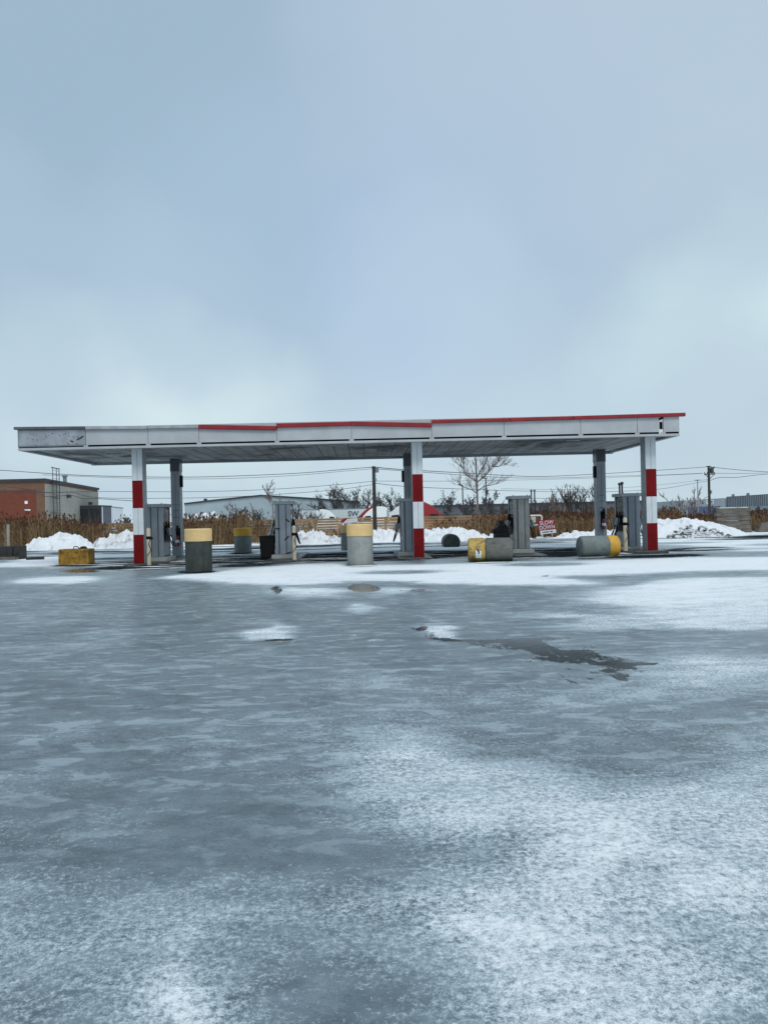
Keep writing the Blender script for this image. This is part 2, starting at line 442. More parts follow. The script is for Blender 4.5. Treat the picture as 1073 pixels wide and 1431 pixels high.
sidek = np.clip((np.abs(Xg+.5)-12.5)/3, 0, 1)*bandw(28.5, 38, .6); snow = snow*(1-sidek) + sidek*np.clip(.6+W2*1.3, .05, 1)
for (x, y, w, h) in ((190,793,70,3.5),(240,788,60,3),(395,784,95,4),(330,790,60,2.5),(560,780,70,4),(620,776,70,4),(735,777,90,4),(900,777,95,3.5),(960,768,60,3),(470,775,60,3),(830,768,50,3),(276,799,26,2.6),(505,790,25,2.2),(688,785,36,2.2),(840,778,32,2.0),(107,790,30,2.4),(338,773,18,1.5)):  # wet patches round the bases, also darkening the ground as painted contact shadows
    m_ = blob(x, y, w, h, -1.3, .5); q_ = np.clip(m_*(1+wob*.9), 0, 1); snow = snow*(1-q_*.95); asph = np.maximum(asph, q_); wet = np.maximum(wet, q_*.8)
k = np.clip((Yg-46.4)/.6, 0, 1); snow = snow*(1-k) + k*.9; asph *= 1-k; wet *= 1-k
snow = np.where(Yg < 2.2, .45, snow)
def blur(a, ry, rx):
    for ax, r_ in ((0, ry), (1, rx)):
        k_ = np.ones(2*r_+1)/(2*r_+1)
        a = np.apply_along_axis(lambda q: np.convolve(np.pad(q, r_, 'edge'), k_, 'valid'), ax, a)
    return a
nearw = np.clip((10-Yg)/2.5, 0, 1)
snow = snow*(1-nearw) + nearw*blur(blur(snow, 2, 4), 2, 4)
m_ = blob(272, 1395, 26, 50, 12, .7); snow = snow*(1-m_) + .80*m_
m_ = blob(300, 1335, 18, 22, 20, .8); snow = snow*(1-m_) + .66*m_
snow = snow + nearw*.0*np.clip((snow-.45)/.3, 0, 1)
farw = np.clip((Yg-12)/4, 0, 1)
snow = snow + (.17*farw + .05)*np.clip((snow-.55)/.2, 0, 1) - .06*np.clip((.24-snow)/.1, 0, 1)
Zg = np.where(Yg > 55, LOT*np.clip((Yg-55)/4, 0, 1), 0.)
Zg = np.where((Yg <= 55), .012*np.clip(snow-.5, 0, .5)*2, Zg)
nr = len(rows)
me = bpy.data.meshes.new('ground')
vv = np.stack([Xg, Yg, Zg], -1).reshape(-1, 3)
idx = np.arange(nr*NC).reshape(nr, NC)
ff = np.stack([idx[:-1,:-1], idx[:-1,1:], idx[1:,1:], idx[1:,:-1]], -1).reshape(-1, 4)
me.vertices.add(len(vv)); me.vertices.foreach_set('co', vv.ravel())
me.loops.add(len(ff)*4); me.loops.foreach_set('vertex_index', ff.ravel())
me.polygons.add(len(ff)); me.polygons.foreach_set('loop_start', np.arange(len(ff))*4); me.polygons.foreach_set('loop_total', np.full(len(ff), 4))
me.polygons.foreach_set('use_smooth', np.ones(len(ff), bool))
me.update(); me.validate()
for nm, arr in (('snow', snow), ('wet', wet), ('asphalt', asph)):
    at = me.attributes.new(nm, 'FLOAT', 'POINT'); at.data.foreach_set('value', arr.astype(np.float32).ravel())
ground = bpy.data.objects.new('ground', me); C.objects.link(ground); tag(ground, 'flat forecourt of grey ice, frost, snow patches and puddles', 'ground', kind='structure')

def ground_mat():
    m, t, b = newmat('ice_snow_asphalt')
    pos = t.n('ShaderNodeNewGeometry').outputs['Position']
    def att(n):
        a = t.n('ShaderNodeAttribute'); a.attribute_name = n; return a.outputs['Fac']
    spx = t.n('ShaderNodeSeparateXYZ'); t.l(pos, spx.inputs[0]); ypos = spx.outputs[1]
    sn, we, asp = att('snow'), att('wet'), att('asphalt')
    grain = t.noise(pos, 28, 3.5, .95)
    grain2 = t.noise(pos, 48, 3, .9)
    mid = t.noise(t.mapping(pos, (.8, 1.5, 1)), 2.6, 7, .66, .5)
    spots = t.noise(t.mapping(pos, (.75, 1.5, 1), (5, 2, 0)), 3.6, 4, .55, .6)
    fleck = t.noise(t.mapping(pos, (1, 1.8, 1)), 9, 5, .7)
    lanes = t.noise(t.mapping(pos, (.35, 1.1, 1)), 1.1, 6, .6, .5)
    big = t.noise(pos, .55, 4, .55)
    def cen(x, k): return t.math('MULTIPLY', t.math('SUBTRACT', x, .5), k)
    cov = t.math('ADD', sn, cen(mid, .85)); cov = t.math('ADD', cov, cen(lanes, .5)); cov = t.math('ADD', cov, cen(big, .2))
    lanes2 = t.noise(t.mapping(pos, (.16, .95, 1), (3, 8, 0)), 1.3, 7, .62, .4)
    cov = t.math('ADD', cov, t.math('MULTIPLY', asp, t.math('ADD', cen(lanes2, 7.5), .34)))
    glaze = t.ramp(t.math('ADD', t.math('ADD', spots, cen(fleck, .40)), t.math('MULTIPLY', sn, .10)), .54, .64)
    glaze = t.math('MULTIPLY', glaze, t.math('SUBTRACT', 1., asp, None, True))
    covg = t.math('ADD', cov, t.math('ADD', cen(grain, 2.6), cen(grain2, 1.0)))
    frost = t.ramp(covg, .22, .95)                       # thin frost, grainy
    full = t.ramp(t.math('ADD', cov, t.math('ADD', cen(grain2, .8), cen(grain, 1.5))), .60, 1.14)
    ice = t.mix(t.ramp(t.noise(pos, 7, 6, .7), .3, .7), (.125,.170,.195), (.205,.262,.292))
    ice = t.mix(t.ramp(grain, .46, .62, 0, .75), ice, (.05,.070,.083))
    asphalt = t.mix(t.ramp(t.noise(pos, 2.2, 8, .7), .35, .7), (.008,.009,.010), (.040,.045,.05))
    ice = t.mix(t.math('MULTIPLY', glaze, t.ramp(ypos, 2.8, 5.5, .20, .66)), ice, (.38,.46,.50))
    dk = t.noise(t.mapping(pos, (.8, 1.3, 1), (9, 4, 0)), 1.5, 6, .62, .8)
    ice = t.mix(t.ramp(dk, .47, .66, 0, .62), ice, (.055,.080,.095))
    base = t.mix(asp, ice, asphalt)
    c = t.mix(t.math('MULTIPLY', frost, .85), base, (.57,.665,.705))
    c = t.mix(full, c, (.91,.935,.945))
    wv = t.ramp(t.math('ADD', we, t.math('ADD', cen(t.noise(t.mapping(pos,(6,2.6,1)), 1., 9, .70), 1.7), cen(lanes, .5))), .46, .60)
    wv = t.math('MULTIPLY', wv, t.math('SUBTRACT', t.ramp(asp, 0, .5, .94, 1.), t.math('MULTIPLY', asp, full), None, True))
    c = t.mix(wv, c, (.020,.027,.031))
    t.l(c, b.inputs['Base Color'])
    rough = t.ramp(frost, .0, 1., .28, .8)
    rough = t.math('ADD', rough, t.math('MULTIPLY', full, .1))
    rr = t.n('ShaderNodeMix'); rr.data_type = 'FLOAT'; t.l(wv, rr.inputs[0]); t.l(rough, rr.inputs[2]); t.l(t.ramp(asp, .1, .6, .03, .30), rr.inputs[3])
    t.l(rr.outputs[0], b.inputs['Roughness'])
    t.l(t.ramp(asp, .2, .7, .42, .0), b.inputs['Specular IOR Level'])
    h = t.math('ADD', t.math('MULTIPLY', covg, .5), t.math('MULTIPLY', full, .6))
    bn = t.n('ShaderNodeBump'); bn.inputs['Distance'].default_value = .012
    t.l(t.math('MULTIPLY', t.math('SUBTRACT', 1., wv), .55), bn.inputs['Strength'])
    t.l(h, bn.inputs['Height']); t.l(bn.outputs[0], b.inputs['Normal'])
    return m
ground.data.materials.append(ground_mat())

# ------------------------------------------------------------------ canopy
DF, DB = 27.9, 35.6
XL, XR = PX(25, DF, 4.7), PX(949, DF, 4.7)
ZL, ZP0, ZP1 = 4.27, 4.42, 5.08
cano = thing('fuel_canopy', 'long flat grey filling station canopy with red top trim on six columns', 'canopy', (0, DF, 0))
W = DB - DF
mb = MB(); mb.box(XL+.22, XR-.22, .22, W-.22, 4.352, 4.40); mb.build('soffit', 'soffit', cano)
mb = MB(); mb.box(XL+.06, XR-.06, .06, W-.06, 4.403, 4.95); mb.build('roof_deck', 'trim_dark', cano)
mb = MB()
mb.box(XL, XR, 0, .20, ZL, ZL+.085)
mb.build('front_lip', 'fascia', cano, bevel=.008)
mb = MB(); mb.box(XL, XR, W-.2, W, ZL-.03, ZL+.085); mb.build('rear_lip', 'col_grey', cano)
mb = MB(); mb.box(XL, XL+.2, .202, W-.202, ZL, ZL+.083); mb.build('side_lip', 'col_grey', cano)
mb = MB(); mb.box(XR-.2, XR, .202, W-.202, ZL, ZL+.083); mb.build('side_lip', 'col_grey', cano)
mb = MB(); mb.box(XL+.01, XR-.01, .05, .058, ZL+.086, ZP1); mb.build('dark_recess', 'black', cano)
for X0, X1 in ((XL, XL+.04), (XR-.04, XR)):
    mb = MB(); mb.box(X0, X1, .06, W-.06, ZL+.09, ZP1); mb.build('side_fascia', 'fascia', cano)
mb = MB(); mb.box(XL, XR, W-.05, W, ZL+.09, ZP1); mb.build('rear_fascia', 'fascia', cano)
seams = [25,120,207,278,387,491,603,704,811,890,920.5,926.5,949]
for i in range(len(seams)-1):
    x0, x1 = PX(seams[i], DF, 4.7), PX(seams[i+1], DF, 4.7)
    if i == 10:      # the torn gap: pale backing, black hole
        mb = MB(); mb.box(x0+.002, x1-.002, .03, .045, ZL+.09, ZP1); mb.build('torn_backing', 'white_paint', cano)
        mb = MB(); mb.box(x0+.02, x1-.02, .02, .028, ZL+.26, ZL+.52); mb.build('hole', 'black', cano)
        mb = MB(); mb.bar((x0+.0,.02,ZP1-.20), (x1,.02,ZP1-.14), .02, .07); mb.build('bracket', 'black', cano)
        continue
    mb = MB()
    if i == 0:
        # dented sheet, with rivet holes
        n = 26
        vs, fs = [], []
        for a in range(n+1):
            for c in range(9):
                X = x0 + (x1-x0-.006)*a/n; Z = ZP0-.03 + (ZP1-ZP0+.0)*c/8
                dy = .018 + .035*mn.noise((X*1.3, Z*2.2, 4)) + .02*mn.noise((X*4, Z*4, 1))
                vs.append((X, dy*.5+.005, Z))
        for a in range(n):
            for c in range(8): fs.append((a*9+c, (a+1)*9+c, (a+1)*9+c+1, a*9+c+1))
        mb.add(vs, fs); pnl = mb.build('fascia_panel', 'fascia_bare', cano, smooth=True); pnl['label'] = 'dented bare metal fascia panel with rivet holes'
        md = pnl.modifiers.new('thick', 'SOLIDIFY'); md.thickness = .006
        r2 = random.Random(5)
        def hole(*a):
            hb = MB(); hb.bar(*a); hb.build('rivet_hole', 'black', pnl)
        for q in range(32):
            t = r2.random(); X = x0 + .35 + (x1-x0-.6)*t; Z = ZP0+.28+.28*math.sin(t*5.+q*.9)*.6 + r2.uniform(-.08,.16)
            l = r2.choice((.02,.03,.03,.05)); an = r2.uniform(-1,1)
            hole((X,-.012,Z), (X+l*math.cos(an),-.012,Z+l*math.sin(an)), .012, .013)
        hole((x1-.30,-.012,ZP0+.2),(x1-.08,-.012,ZP0+.33),.012,.028); hole((x1-.55,-.012,ZP0+.17),(x1-.45,-.012,ZP0+.13),.012,.035)
    else:
        mb.box(x0+.006, x1-.006, 0, .03, ZP0, ZP1)
        mb.build('fascia_panel', 'fascia', cano, bevel=.006)
    # white tab where the slit is interrupted at a seam
    if i > 0:
        mb = MB(); mb.box(x0-.08, x0+.08, .002, .04, ZL+.087, ZP0-.002); mb.build('seam_tab', 'fascia', cano)
trims = [((21,597.6),(120,596.6),.10,'trim_dark'),((120.5,596.6),(207,596.0),.12,'trim_grey'),((207.5,595.6),(278,594.6),.12,'trim_grey'),
         ((278,594.6),(386.5,596.6),.155,'trim_red'),((387,593.0),(490.5,590.4),.15,'trim_red'),((491.5,590.2),(603,592.2),.16,'trim_red'),
         ((603.5,587.7),(711,585.2),.13,'trim_red'),((711.6,585.0),(800,582.6),.13,'trim_red'),((800.5,582.5),(956,577.8),.13,'trim_red')]
for a, b2, h, m in trims:
    A, B = P(*a, DF), P(*b2, DF); A.y = B.y = -.02; A.z -= h/3; B.z -= h/3
    mb = MB(); mb.bar(A, B, .16, h); mb.build('top_trim', m, cano, bevel=.015)
for px_, pz in ((489.5,.03),(540,.02),(603,.0)):
    pass
# small fixtures under the soffit
for (x, y) in ((-6.5,1.2),(3.0,1.5),(5.2,1.2),(8.0,1.5),(-1.0,1.3),(-10,3)):
    mb = MB(); mb.box(x-.25, x+.25, y-.15, y+.15, 4.31, 4.351); mb.build('soffit_lamp', 'col_grey', cano, bevel=.01)

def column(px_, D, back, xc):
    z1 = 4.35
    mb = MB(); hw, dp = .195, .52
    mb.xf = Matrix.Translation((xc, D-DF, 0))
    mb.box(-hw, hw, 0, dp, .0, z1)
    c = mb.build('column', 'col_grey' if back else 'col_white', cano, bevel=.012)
    if not back:
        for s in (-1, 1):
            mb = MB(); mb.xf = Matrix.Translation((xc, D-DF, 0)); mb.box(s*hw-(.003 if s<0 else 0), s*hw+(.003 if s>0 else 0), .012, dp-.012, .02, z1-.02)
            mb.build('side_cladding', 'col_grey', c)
        for z0, z2 in ((.03, 1.12), (2.11, 3.13)):
            mb = MB(); mb.xf = Matrix.Translation((xc, D-DF, 0)); mb.box(-hw+.002, hw-.002, -.005, .01, z0, z2); mb.build('red_band', 'band_red', c)
        for z0, z2 in ((1.125, 2.105), (3.135, z1-.1)):
            mb = MB(); mb.xf = Matrix.Translation((xc, D-DF, 0)); mb.box(-.006, .006, -.0035, .0, z0, z2); mb.build('seam', 'steel', c)
    else:
        mb = MB(); mb.xf = Matrix.Translation((xc, D-DF, 0))
        mb.box(-hw-.012, hw+.012, -.012, dp+.012, z1-.55, z1+.0); mb.build('sleeve', 'disp_dark', c)
        mb = MB(); mb.xf = Matrix.Translation((xc, D-DF, 0))
        for zz in (1.45, 1.75, 2.05, 2.3): mb.box(-.12, .14, -.006, .0, zz, zz+.018)
        mb.box(-.006,.006,-.005,0,.3,3.7)
        mb.build('mark', 'pipe_dark', c)
    return c
FC = [PX(193.5, 28.6), PX(584.5, 28.6), PX(910.5, 28.6)]
BC = [PX(246, 34.2), PX(572, 34.2), PX(841, 34.2)]
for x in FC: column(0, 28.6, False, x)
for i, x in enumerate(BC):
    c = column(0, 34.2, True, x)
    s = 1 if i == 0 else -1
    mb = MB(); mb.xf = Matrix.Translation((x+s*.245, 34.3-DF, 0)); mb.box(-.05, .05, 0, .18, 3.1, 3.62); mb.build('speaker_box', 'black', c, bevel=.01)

# ------------------------------------------------------------------ islands and dispensers
DX = [PX(215.5,30)+.05, PX(395.5,30), PX(571,30), PX(728,30), PX(882,30)]
isl_labels = ['concrete pump island under the leftmost dispenser and left striped column', 'concrete pump island with black bin and taped dispenser',
              'concrete pump island at the middle red and white column', 'concrete pump island behind the lying cylinder with chipped yellow end',
              'concrete pump island at the right red and white column']
for i, x in enumerate(DX):
    cx = x if i in (1,3) else (x+FC[{0:0,2:1,4:2}[i]])/2
    t = thing('pump_island', isl_labels[i], 'pump island', (cx, 28.25, 0), 0, 'raised pump islands')
    mb = MB(); mb.box(-.62, .62, .05, 6.7, -.02, .05 if i != 4 else .11); mb.build('slab', 'slab_wet', t, bevel=.02)
    mb = MB(); mb.box(x-cx-.46, x-cx+.46, 1.62, 2.98, .045, .20); mb.build('plinth', 'conc', t, bevel=.015)

def dispenser(i, x, label, m, cap=.13):
    t = thing('fuel_dispenser', label, 'fuel pump', (x, 29.95, .2), 0, 'fuel dispensers under the canopy')
    H, hw, dp = 1.95, .31, 1.12
    mb = MB(); mb.box(-hw+.05, hw-.05, .03, dp-.03, 0, H); mb.build('core', 'disp_dark', t)
    for (y0, y1) in ((0, .12), (dp-.12, dp)):          # ribbed end panels
        f = -1 if y0 == 0 else 1
        mb = MB(); mb.box(-hw, hw, y0, y1, .0, H)
        yy = y0 if f < 0 else y1
        for a, b2, pr in ((-hw+.005,-hw+.12,.012),(-.13,.10,.03),(.16,hw-.005,.016)):
            if f < 0: mb.box(a, b2, yy-pr, yy-.0005, .02, H-.01)
            else: mb.box(a, b2, yy+.0005, yy+pr, .02, H-.01)
        ep = mb.build('end_panel', m, t, bevel=.006)
        if f < 0:
            mb = MB()
            for a, b2 in ((-.19,-.131),(.101,.135)): mb.box(a, b2, yy-.008, yy-.0005, .02, H-.01)
            mb.build('groove', 'disp_dark', ep)
    mb = MB(); mb.box(-hw-.09, hw+.09, -.05, dp+.05, H, H+cap); cp = mb.build('cap', 'disp_cap', t, bevel=.012)
    for q in (-.3,.25):
        mb = MB(); mb.tube([(q,.05,H+cap),(q,.05,H+cap+.03)], .02, 6); mb.build('lifting_eye', 'steel', cp)
    for s in (-1, 1):
        X = s*(hw-.05)
        def bx(a, b2, y0, y1, z0, z1):
            return (min(X+s*a, X+s*b2), max(X+s*a, X+s*b2), y0, y1, z0, z1)
        mb = MB(); mb.box(*bx(.0005, .03, .2, .92, 1.30, 1.86)); d = mb.build('display', 'glass', t, bevel=.006)
        mb = MB(); mb.box(*bx(.03, .036, .3, .6, 1.55, 1.75)); mb.build('screen', 'disp_dark', d)
        mb = MB(); mb.box(*bx(.0005, .04, .15, .97, .06, .55)); mb.build('lower_panel', 'disp', t, bevel=.006)
        mb = MB(); mb.box(*bx(.0005, .05, .3, .85, .62, 1.24)); mb.build('nozzle_boot', 'black', t, bevel=.01)
        for y in (.40, .72):
            mb = MB()
            mb.bar((X+s*.10, y, 1.28), (X+s*.12, y, .92), .05, .09)
            mb.bar((X+s*.12, y, .94), (X+s*.21, y, .80), .045, .07)
            mb.tube([(X+s*.1,y,1.25),(X+s*.08,y-.0,1.38)], [.03,.02], 6)
            nz = mb.build('nozzle', 'rubber', t)
            mb = MB(); mb.bar((X+s*.17, y-.05, 1.12), (X+s*.25, y-.05, .84), .16, .02); mb.build('nozzle_guard', 'disp', nz)
            pts = []
            for k in range(17):
                q = k/16
                out = .12 + .22*math.sin(math.pi*q)
                z = 1.0 - .78*math.sin(math.pi*min(1, q*1.0))**.8 + q*.35
                pts.append((X+s*out, y + .12*math.sin(q*math.pi*2) - .1*q, z))
            mb = MB(); mb.tube(pts, .017, 6); mb.build('hose', 'rubber', t, smooth=True)
    return t
dl = ['grey fuel dispenser beside the left red and white column, nozzles on its right',
      'grey fuel dispenser with black tape strips, between the black bin and a cream post',
      'grey fuel dispenser half hidden behind the middle red and white column',
      'weathered brownish steel fuel dispenser standing alone behind the lying concrete cylinder',
      'grey ribbed fuel dispenser left of the right red and white column, hoses in shade']
for i, x in enumerate(DX):
    t = dispenser(i, x, dl[i], 'disp_brown' if i == 3 else 'disp')
    if i == 1:
        mb = MB()
        for a, b2 in (((-.28,-.034,1.02),(-.12,-.034,1.0)),((.05,-.034,.55),(.22,-.034,.72)),((.12,-.034,1.38),(.26,-.034,1.26)),((.1,-.034,.03),(.3,-.034,.1))):
            mb.bar(a, b2, .008, .04)
        mb.build('tape_strip', 'black', t)

# cream guard posts
def guard_post(x, D, z0, z1, label, tape):
    t = thing('guard_post', label, 'guard post', (x, D, z0), 0, 'cream steel guard posts')
    mb = MB(); mb.lathe([(.076,0),(.076,z1-z0-.06),(.06,z1-z0-.02),(.02,z1-z0)], 16); mb.build('pipe', 'cream', t, smooth=True)
    if tape:
        mb = MB(); mb.lathe([(.083,.95),(.09,1.0),(.083,1.06)], 12)
        mb.tube([(.08,-.02,1.0),(.02,-.1,.8),(.09,-.06,.55),(-.04,-.09,.35)], .012, 5)
        mb.tube([(.08,0,1.02),(.14,-.04,.96)], .04, 6)
        mb.build('tape', 'black', t)
    return t
guard_post(PX(208,28.25,1), 28.25, .0, 1.37, 'cream guard post with dangling black tape beside the left striped column', True)
guard_post(PX(411,28.9,1), 28.9, .0, 1.33, 'cream guard post with a tape knot beside the taped dispenser', True)
guard_post(PX(873,28.6,1), 28.6, .11, 1.36, 'cream guard post before the rightmost dispenser, thin dark wire round it', True)

# black bins
def bin_(x, D, z0, label, hood):
    t = thing('waste_bin', label, 'bin', (x, D, z0), 0, 'black forecourt bins')
    if not hood:
        mb = MB(); mb.prism([(-.25,0),(.25,0),(.29,.8),(-.29,.8)], -.27, .27); mb.build('body', 'black', t, bevel=.03)
        mb = MB(); mb.box(-.3,.3,-.29,.29,.801,.85); mb.build('rim', 'rubber', t, bevel=.015)
        mb = MB(); mb.prism([(.02,.852),(.26,.852),(.20,1.02),(.12,.96),(.06,1.0)], -.1, .08); mb.build('bag', 'disp', t, bevel=.02)
    else:
        mb = MB(); mb.box(-.28,.28,-.25,.25,0,.78); mb.build('body', 'black', t, bevel=.02)
        mb = MB(); mb.prism([(-.33,.781),(.26,.781),(.21,1.0),(.12,1.12),(-.10,1.12),(-.20,.98),(-.33,.90)], -.26, .26); mb.build('hood', 'black', t, bevel=.03)
        mb = MB(); mb.box(-.08,.10,-.12,.12,1.121,1.25); mb.build('lid', 'rubber', t, bevel=.03)
    return t
bin_(PX(375.5,30.6,.5), 30.3, .09, 'square black bin with a grey bag left of the taped dispenser', False)
bin_(PX(699,29.9,1), 29.7, .09, 'black hooded bin behind the lying concrete cylinder', True)

# fire extinguishers
def extinguisher(x, D, z, label):
    t = thing('fire_extinguisher', label, 'fire extinguisher', (x, D, z), 0, 'fire extinguishers on rear columns')
    mb = MB(); mb.lathe([(.07,0),(.085,.02),(.085,.36),(.06,.43),(.03,.46)], 14); mb.build('cylinder', 'ext_red', t, smooth=True)
    mb = MB(); mb.lathe([(.087,.14),(.087,.26)], 14); mb.build('label_band', 'sticker', t)
    mb = MB(); mb.tube([(0,0,.46),(0,0,.56)], .035, 8); mb.bar((-.02,0,.56),(.14,-.03,.60),.03,.03)
    mb.tube([(0,-.03,.52),(.10,-.06,.45),(.11,-.06,.2)], .018, 6); mb.build('valve', 'black', t)
    mb = MB(); mb.box(-.10,.10,.087,.105,.1,.78); mb.tube([(-.02,.06,.72),(.03,-.02,.66),(.0,-.03,.9)], .05, 6); mb.build('bracket', 'black', t)
extinguisher(BC[0]+.09, 34.09, .50, 'red fire extinguisher under black bracket on the left rear column')
extinguisher(BC[2]+.03, 34.09, .82, 'red fire extinguisher on the right rear column above lying cylinder')

# ------------------------------------------------------------------ concrete cylinders
def cyl_bollard(px0, px1, pyb, pyt, pyc, label, mc, my, rz=0):
    pxm = (px0+px1)/2
    v = HY-pyb; b = -(pxm-CX)*st + v*ct
    D = -CAMZ*FPX/b
    sc = FPX/D; r = (px1-px0)/2/sc; h = (pyb-pyt)/sc; hc = (pyc-pyt)/sc
    t = thing('concrete_bollard', label, 'bollard', (PX(pxm, D, .6), D+r, 0), rz, 'concrete cylinder bollards with yellow tops')
    q = r*.965
    mb = MB(); mb.lathe([(q,-.03),(q,h-hc),(q-.012,h-hc+.01)], 40); mb.build('concrete_body', mc, t, smooth=True)
    mb = MB(); mb.lathe([(r-.015,h-hc+.0105),(r,h-hc+.02),(r,h-.03),(r-.03,h)], 40); mb.build('painted_cap', my, t, smooth=True)
    return t, D, r, h
cyl_bollard(254, 293, 798.5, 739, 757.5, 'dark mossy concrete bollard with pale yellow cap, nearest on the left', 'conc_dark', 'cap_yellow')
cyl_bollard(484, 522, 789.5, 732.5, 750, 'light grey concrete bollard with pale yellow cap before the middle lane', 'conc', 'cap_yellow')
cyl_bollard(325, 350, 772.5, 738, 749.5, 'grey concrete bollard with bright ochre cap, on the far side left', 'conc_grey', 'cap_orange')
cyl_bollard(475.5, 500, 769.5, 734, 745, 'far concrete bollard half hidden behind the light grey bollard', 'conc_grey', 'cap_yellow')

def lying(px0, px1, pyb, pyt, frac, label, mc, my, rz, band_left, flat=.05):
    pxm = (px0+px1)/2; v = HY-pyb; b = -(pxm-CX)*st + v*ct; D = -CAMZ*FPX/b
    sc = FPX/D; L = (px1-px0)/sc; r = (pyb-pyt)/2/sc + flat/2
    t = thing('toppled_bollard', label, 'bollard', (PX(pxm, D, .4), D+r*.5, 0), rz, 'toppled concrete bollards')
    x0, x1 = -L/2, L/2; xs = x0+L*frac if band_left else x1-L*frac
    zc = r-flat
    def horiz(xa, xb, ra, rb, rnd_a, rnd_b):
        pts, rd = [], []
        if rnd_a: pts += [(xa,0,zc),(xa+.015,0,zc),(xa+.045,0,zc)]; rd += [ra*.80, ra*.90, ra*.965]
        else: pts += [(xa,0,zc)]; rd += [ra]
        pts += [(xa+.11,0,zc),((xa+xb)/2,0,zc),(xb-.11,0,zc)]; rd += [ra,(ra+rb)/2,rb]
        if rnd_b: pts += [(xb-.045,0,zc),(xb-.015,0,zc),(xb,0,zc)]; rd += [rb*.965, rb*.90, rb*.80]
        else: pts += [(xb,0,zc)]; rd += [rb]
        m_ = MB(); m_.tube(pts, rd, 40); return m_
    if band_left:
        horiz(x0, xs, r*.99, r, True, True).build('painted_band', my, t, smooth=True)
        horiz(xs+.002, x1, r*.985, r*.985, False, True).build('concrete_body', mc, t, smooth=True)
    else:
        horiz(x0, xs-.002, r*.985, r*.985, True, False).build('concrete_body', mc, t, smooth=True)
        horiz(xs, x1, r, r*.99, False, True).build('painted_band', my, t, smooth=True)
    return t, D, r, zc
tE, DE, rE, zE = lying(655, 717, 784.5, 751.5, .40, 'toppled concrete cylinder with chipped yellow left end and white sticker', 'conc_lying', 'band_chipped', R(-7), True)
mb = MB()
vs = []
for a in (-28, -14, 0, 14):
    for x in (-.50, -.30):
        vs.append((x, -(rE+.004)*math.cos(R(a)), zE + (rE+.004)*math.sin(R(a-6))))
mb.add(vs, [(0,1,3,2),(2,3,5,4),(4,5,7,6)]); stk = mb.build('sticker', 'sticker', tE); stk['label'] = 'white paper sticker on the yellow band'
mb = MB(); mb.box(-.41,-.37,-rE-.014,-rE-.006,zE-.10,zE+.0); mb.box(-.44,-.40,-rE-.014,-rE-.006,zE-.02,zE+.06); mb.build('symbol', 'ink', stk)
lying(810, 865.5, 777.5, 748.5, .285, 'toppled concrete cylinder with orange yellow right end before right rear column', 'conc_grey', 'cap_orange', R(6), False)
# end-on one
D = 37.8; r = .41
t = thing('toppled_bollard', 'dark round concrete cylinder lying end on before the snow bank', 'bollard', (PX(631.5, D, .3), D, 0), 0, 'toppled concrete bollards')
mb = MB(); mb.tube([(0,0,.24),(0,.03,.24),(0,1.2,.24),(0,1.25,.24)], [r*.94,r,r,r*.94], 40); mb.build('concrete_body', 'conc_dark', t, smooth=True)

# yellow block
def yblock():
    D = 29.8; x0, x1 = PX(81,D,.3), PX(124.5,D,.3)
    t = thing('concrete_block', 'chipped yellow painted concrete block with rusty lifting loop on the ice', 'concrete block', ((x0+x1)/2, D, 0), R(-3))
    w = (x1-x0)/2
    mb = MB(); mb.box(-w, w, 0, .62, -.02, .60); mb.build('block', 'block_yellow', t, bevel=.035)
    mb = MB()
    mb.tube([(-.12,.3,.58),(-.10,.3,.68),(.0,.3,.70),(.08,.3,.66),(.1,.3,.58)], .018, 6)
    mb.build('lifting_loop', 'wood_pole', t)
    mb = MB(); mb.prism([(.15,.601),(.42,.601),(.36,.68),(.27,.70),(.2,.66)], .15, .4); mb.build('rubble', 'dark_block', t, bevel=.02)
yblock()
# dark barrier, timber and post at the left edge
D = 35.2
t = thing('concrete_barrier', 'dark wet concrete barrier of two blocks at the left edge', 'barrier', (PX(10,D,.3), D, 0), R(-8))
mb = MB(); mb.box(-3.4, .26, 0, .6, -.02, .62); mb.build('block', 'dark_block', t, bevel=.03)
mb = MB(); mb.box(.27, .62, .05, .6, -.02, .63); mb.build('block', 'dark_block', t, bevel=.03)
mb = MB(); mb.box(-3.4,.6,-.32,-.01,-.02,.14); mb.build('footing', 'wood_grey', t, bevel=.02)
A = P(31, 777.8, 34); mb = MB(); mb.bar((0,0,0),(.74,.02,.02),.2,.13); o = mb.build('timber_beam', 'dark_block', None, loc=(A.x, 34.5, .06)); tag(o, 'dark timber beam lying beside the dark concrete barrier', 'beam')
mb = MB(); mb.tube([(0,0,0),(0.03,0,1.62)], [.075,.07], 10); o = mb.build('wooden_post', 'wood_post', None, loc=(PX(11.5,38,.8), 38, 0)); tag(o, 'pale wooden post standing behind the dark concrete barrier', 'post')

